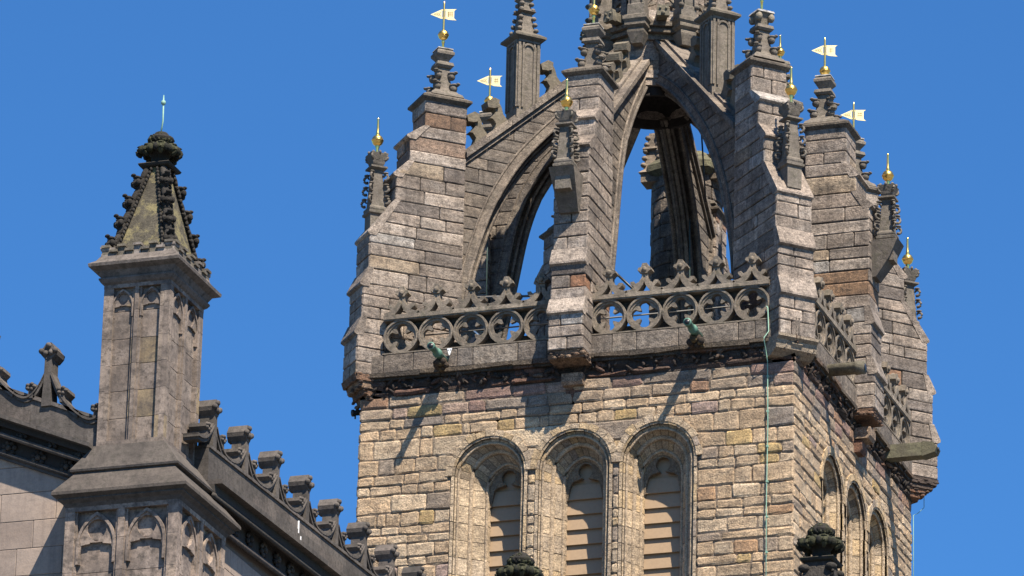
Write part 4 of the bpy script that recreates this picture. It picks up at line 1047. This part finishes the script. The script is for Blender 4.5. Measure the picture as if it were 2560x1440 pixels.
for i, x in enumerate((-6.45, -5.83, -5.205, -4.60)):
    m = MB(); rosette(m, (x, -21.83, gz(x)-.50), (1, 0, 0), (0, -1, 0), .15); m.build('rosette', DARK, ch)
    m = MB(); rosette(m, (x+.3, -21.95, gz(x+.3)-.22), (1, 0, 0), (0, -1, 0), .11); m.build('rosette', DARK, ch)
gp = MB(); rake(gp, fg, -9, -3.95, .06, .36, -.35, -.02, P_SOOT, 1.2); rake(gp, fg, -9, -3.95, .365, .64, -.35, -.04, P_SOOT, 1.7)
rake(gp, fg, -9, -3.95, .62, .70, -.38, .0, P_SOOT, 2.0); gp.build('gable_parapet', SOOT, ch)
def fleuron(mb, fr, c, zb, hgt, W, sl_, dep, pl, head=1., sides=(-1, 1)):
    """cusped crest: two hollow curves meeting in a stem with a knobbed head; small crockets on the curves"""
    cl = pl()
    for s_ in sides:
        A = []; Bq = []
        for i in range(12):
            t = i/11*(1 if len(sides) > 1 else .62); x = s_*(W/2*(1-t)+.07*t); z = zb+sl_*x*(1-t)+.05+hgt*.42*t**2.6
            A.append((c+x, z)); Bq.append((c+x-s_*.03*(1-t), z-.13-.04*t))
        mb.strip(A, Bq, fr, -dep, .0, cl)
        mb.strip([(u, z-.035) for u, z in A], [(u, z-.075) for u, z in A], fr, -dep, .03, cl)
        x = s_*W*.25; z = zb+sl_*x*.5+.14
        mb.prism([(c+x-s_*.06, z-.08), (c+x+s_*.05, z-.06), (c+x+s_*.03, z+.06), (c+x+s_*.10, z+.13), (c+x+s_*.09, z+.20), (c+x-s_*.02, z+.24), (c+x-s_*.12, z+.20), (c+x-s_*.13, z+.12), (c+x-s_*.07, z+.06)], fr, -dep-.02, .02, cl)
        for q in range(5):
            an = q*1.26; mb.blob(fr(c+x-s_*.015+.075*math.cos(an), z+.155+.055*math.sin(an), .02), (.045, .05, .04), pl(), n=7, m=5)
    if len(sides) < 2: return
    mb.prism([(c-.10, zb-.05), (c+.10, zb-.05), (c+.075, zb+hgt*.3), (c+.07, zb+hgt*.72), (c-.07, zb+hgt*.72), (c-.075, zb+hgt*.3)], fr, -dep+.02, .01, cl)
    h0 = zb+hgt*.66
    mb.prism([(c-.07, h0-.03), (c+.07, h0-.03), (c+.15*head, h0+.06), (c+.17*head, h0+.14), (c+.10, h0+.22), (c+.05, h0+.30), (c-.05, h0+.30), (c-.10, h0+.22), (c-.17*head, h0+.14), (c-.15*head, h0+.06)], fr, -dep-.06, .02, cl)
    for x, z in ((-.14, .13), (.14, .13), (0, .24), (-.05, .08), (.06, .09)): mb.blob(fr(c+x*head, h0+z, .03), (.06, .06, .06), pl(), n=7, m=5)
for k, c in enumerate((-6.46, -5.08)):
    m = MB(); fleuron(m, fg, c, gz(c)+.62, 1.42, 1.38, sl, .34, P_SOOT); m.build('cresting', SOOT, ch)
m = MB()                   # last half of the gable cresting against the turret
fleuron(m, fg, -3.70, gz(-3.70)+.62, 1.2, 1.38, sl, .34, P_SOOT, 1., (-1,)); m.build('cresting', SOOT, ch)
# side running back from the turret
XS = -2.28; fs = frame((XS, 0, 0), (0, 1, 0), (1, 0, 0)); ya, yb = -20.4, -6.2; rise = .03
sz = lambda y: rise*(y+19)
fws = frame((XS-.22, 0, 0), (0, 1, 0), (1, 0, 0))
sw = MB(); masonry(sw, fws, courses(-13, -8.95, .45, .55), whole(ya-.2, yb), P_ASH, 1.0, joint=.01, proud=.004, jit=.001, cham=.005, mott=.12)
sw.box(-6, XS-.25, ya, yb, GZ, -8.4, (.2, .17, .15)); sw.build('side_wall', ASH, ch)
def run(mb, fr, z0, z1, n0, n1, pl, seg):
    y = ya
    while y < yb:
        ye = min(yb, y+seg*rng.uniform(.85, 1.15)); mb.prism([(y, z0+sz(y)), (ye-.008, z0+sz(ye)), (ye-.008, z1+sz(ye)), (y, z1+sz(y))], fr, n0, n1, pl()); y = ye
spm = MB(); run(spm, fs, -8.12, -7.68, -.4, 0., P_SOOT, 1.15); run(spm, fs, -7.675, -7.44, -.4, -.012, P_SOOT, 1.5); run(spm, fs, -7.45, -7.39, -.42, .02, P_SOOT, 2.2)
spm.build('side_parapet', SOOT, ch)
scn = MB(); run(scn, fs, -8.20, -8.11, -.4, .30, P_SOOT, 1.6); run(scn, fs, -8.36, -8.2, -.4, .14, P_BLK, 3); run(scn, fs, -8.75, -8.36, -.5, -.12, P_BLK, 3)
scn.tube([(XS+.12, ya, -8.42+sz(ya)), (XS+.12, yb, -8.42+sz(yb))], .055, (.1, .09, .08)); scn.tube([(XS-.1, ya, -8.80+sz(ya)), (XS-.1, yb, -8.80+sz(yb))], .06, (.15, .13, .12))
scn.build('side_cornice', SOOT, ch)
for k in range(17):
    y = -19.4+.75*k; m = MB(); rosette(m, (XS-.08, y, -8.58+sz(y)), (0, 1, 0), (1, 0, 0), .15); m.build('rosette', DARK, ch)
for k in range(8):
    y = -20.2+1.70*k+.05; m = MB(); fleuron(m, fs, y, -7.37+sz(y), 1.0, 1.68, rise, .32, P_SOOT, .9); m.build('cresting', SOOT, ch)
m = MB()
for q in ([(-15.52, -7.40), (-15.49, -7.40), (-15.49, -7.66), (-15.52, -7.66)], [(-15.39, -7.685), (-15.355, -7.685), (-15.355, -8.1), (-15.39, -8.1)]): m.prism(q, fs, -.03, .012, (1, 1, 1))
m.build('white_pointing', WHITE, ch)
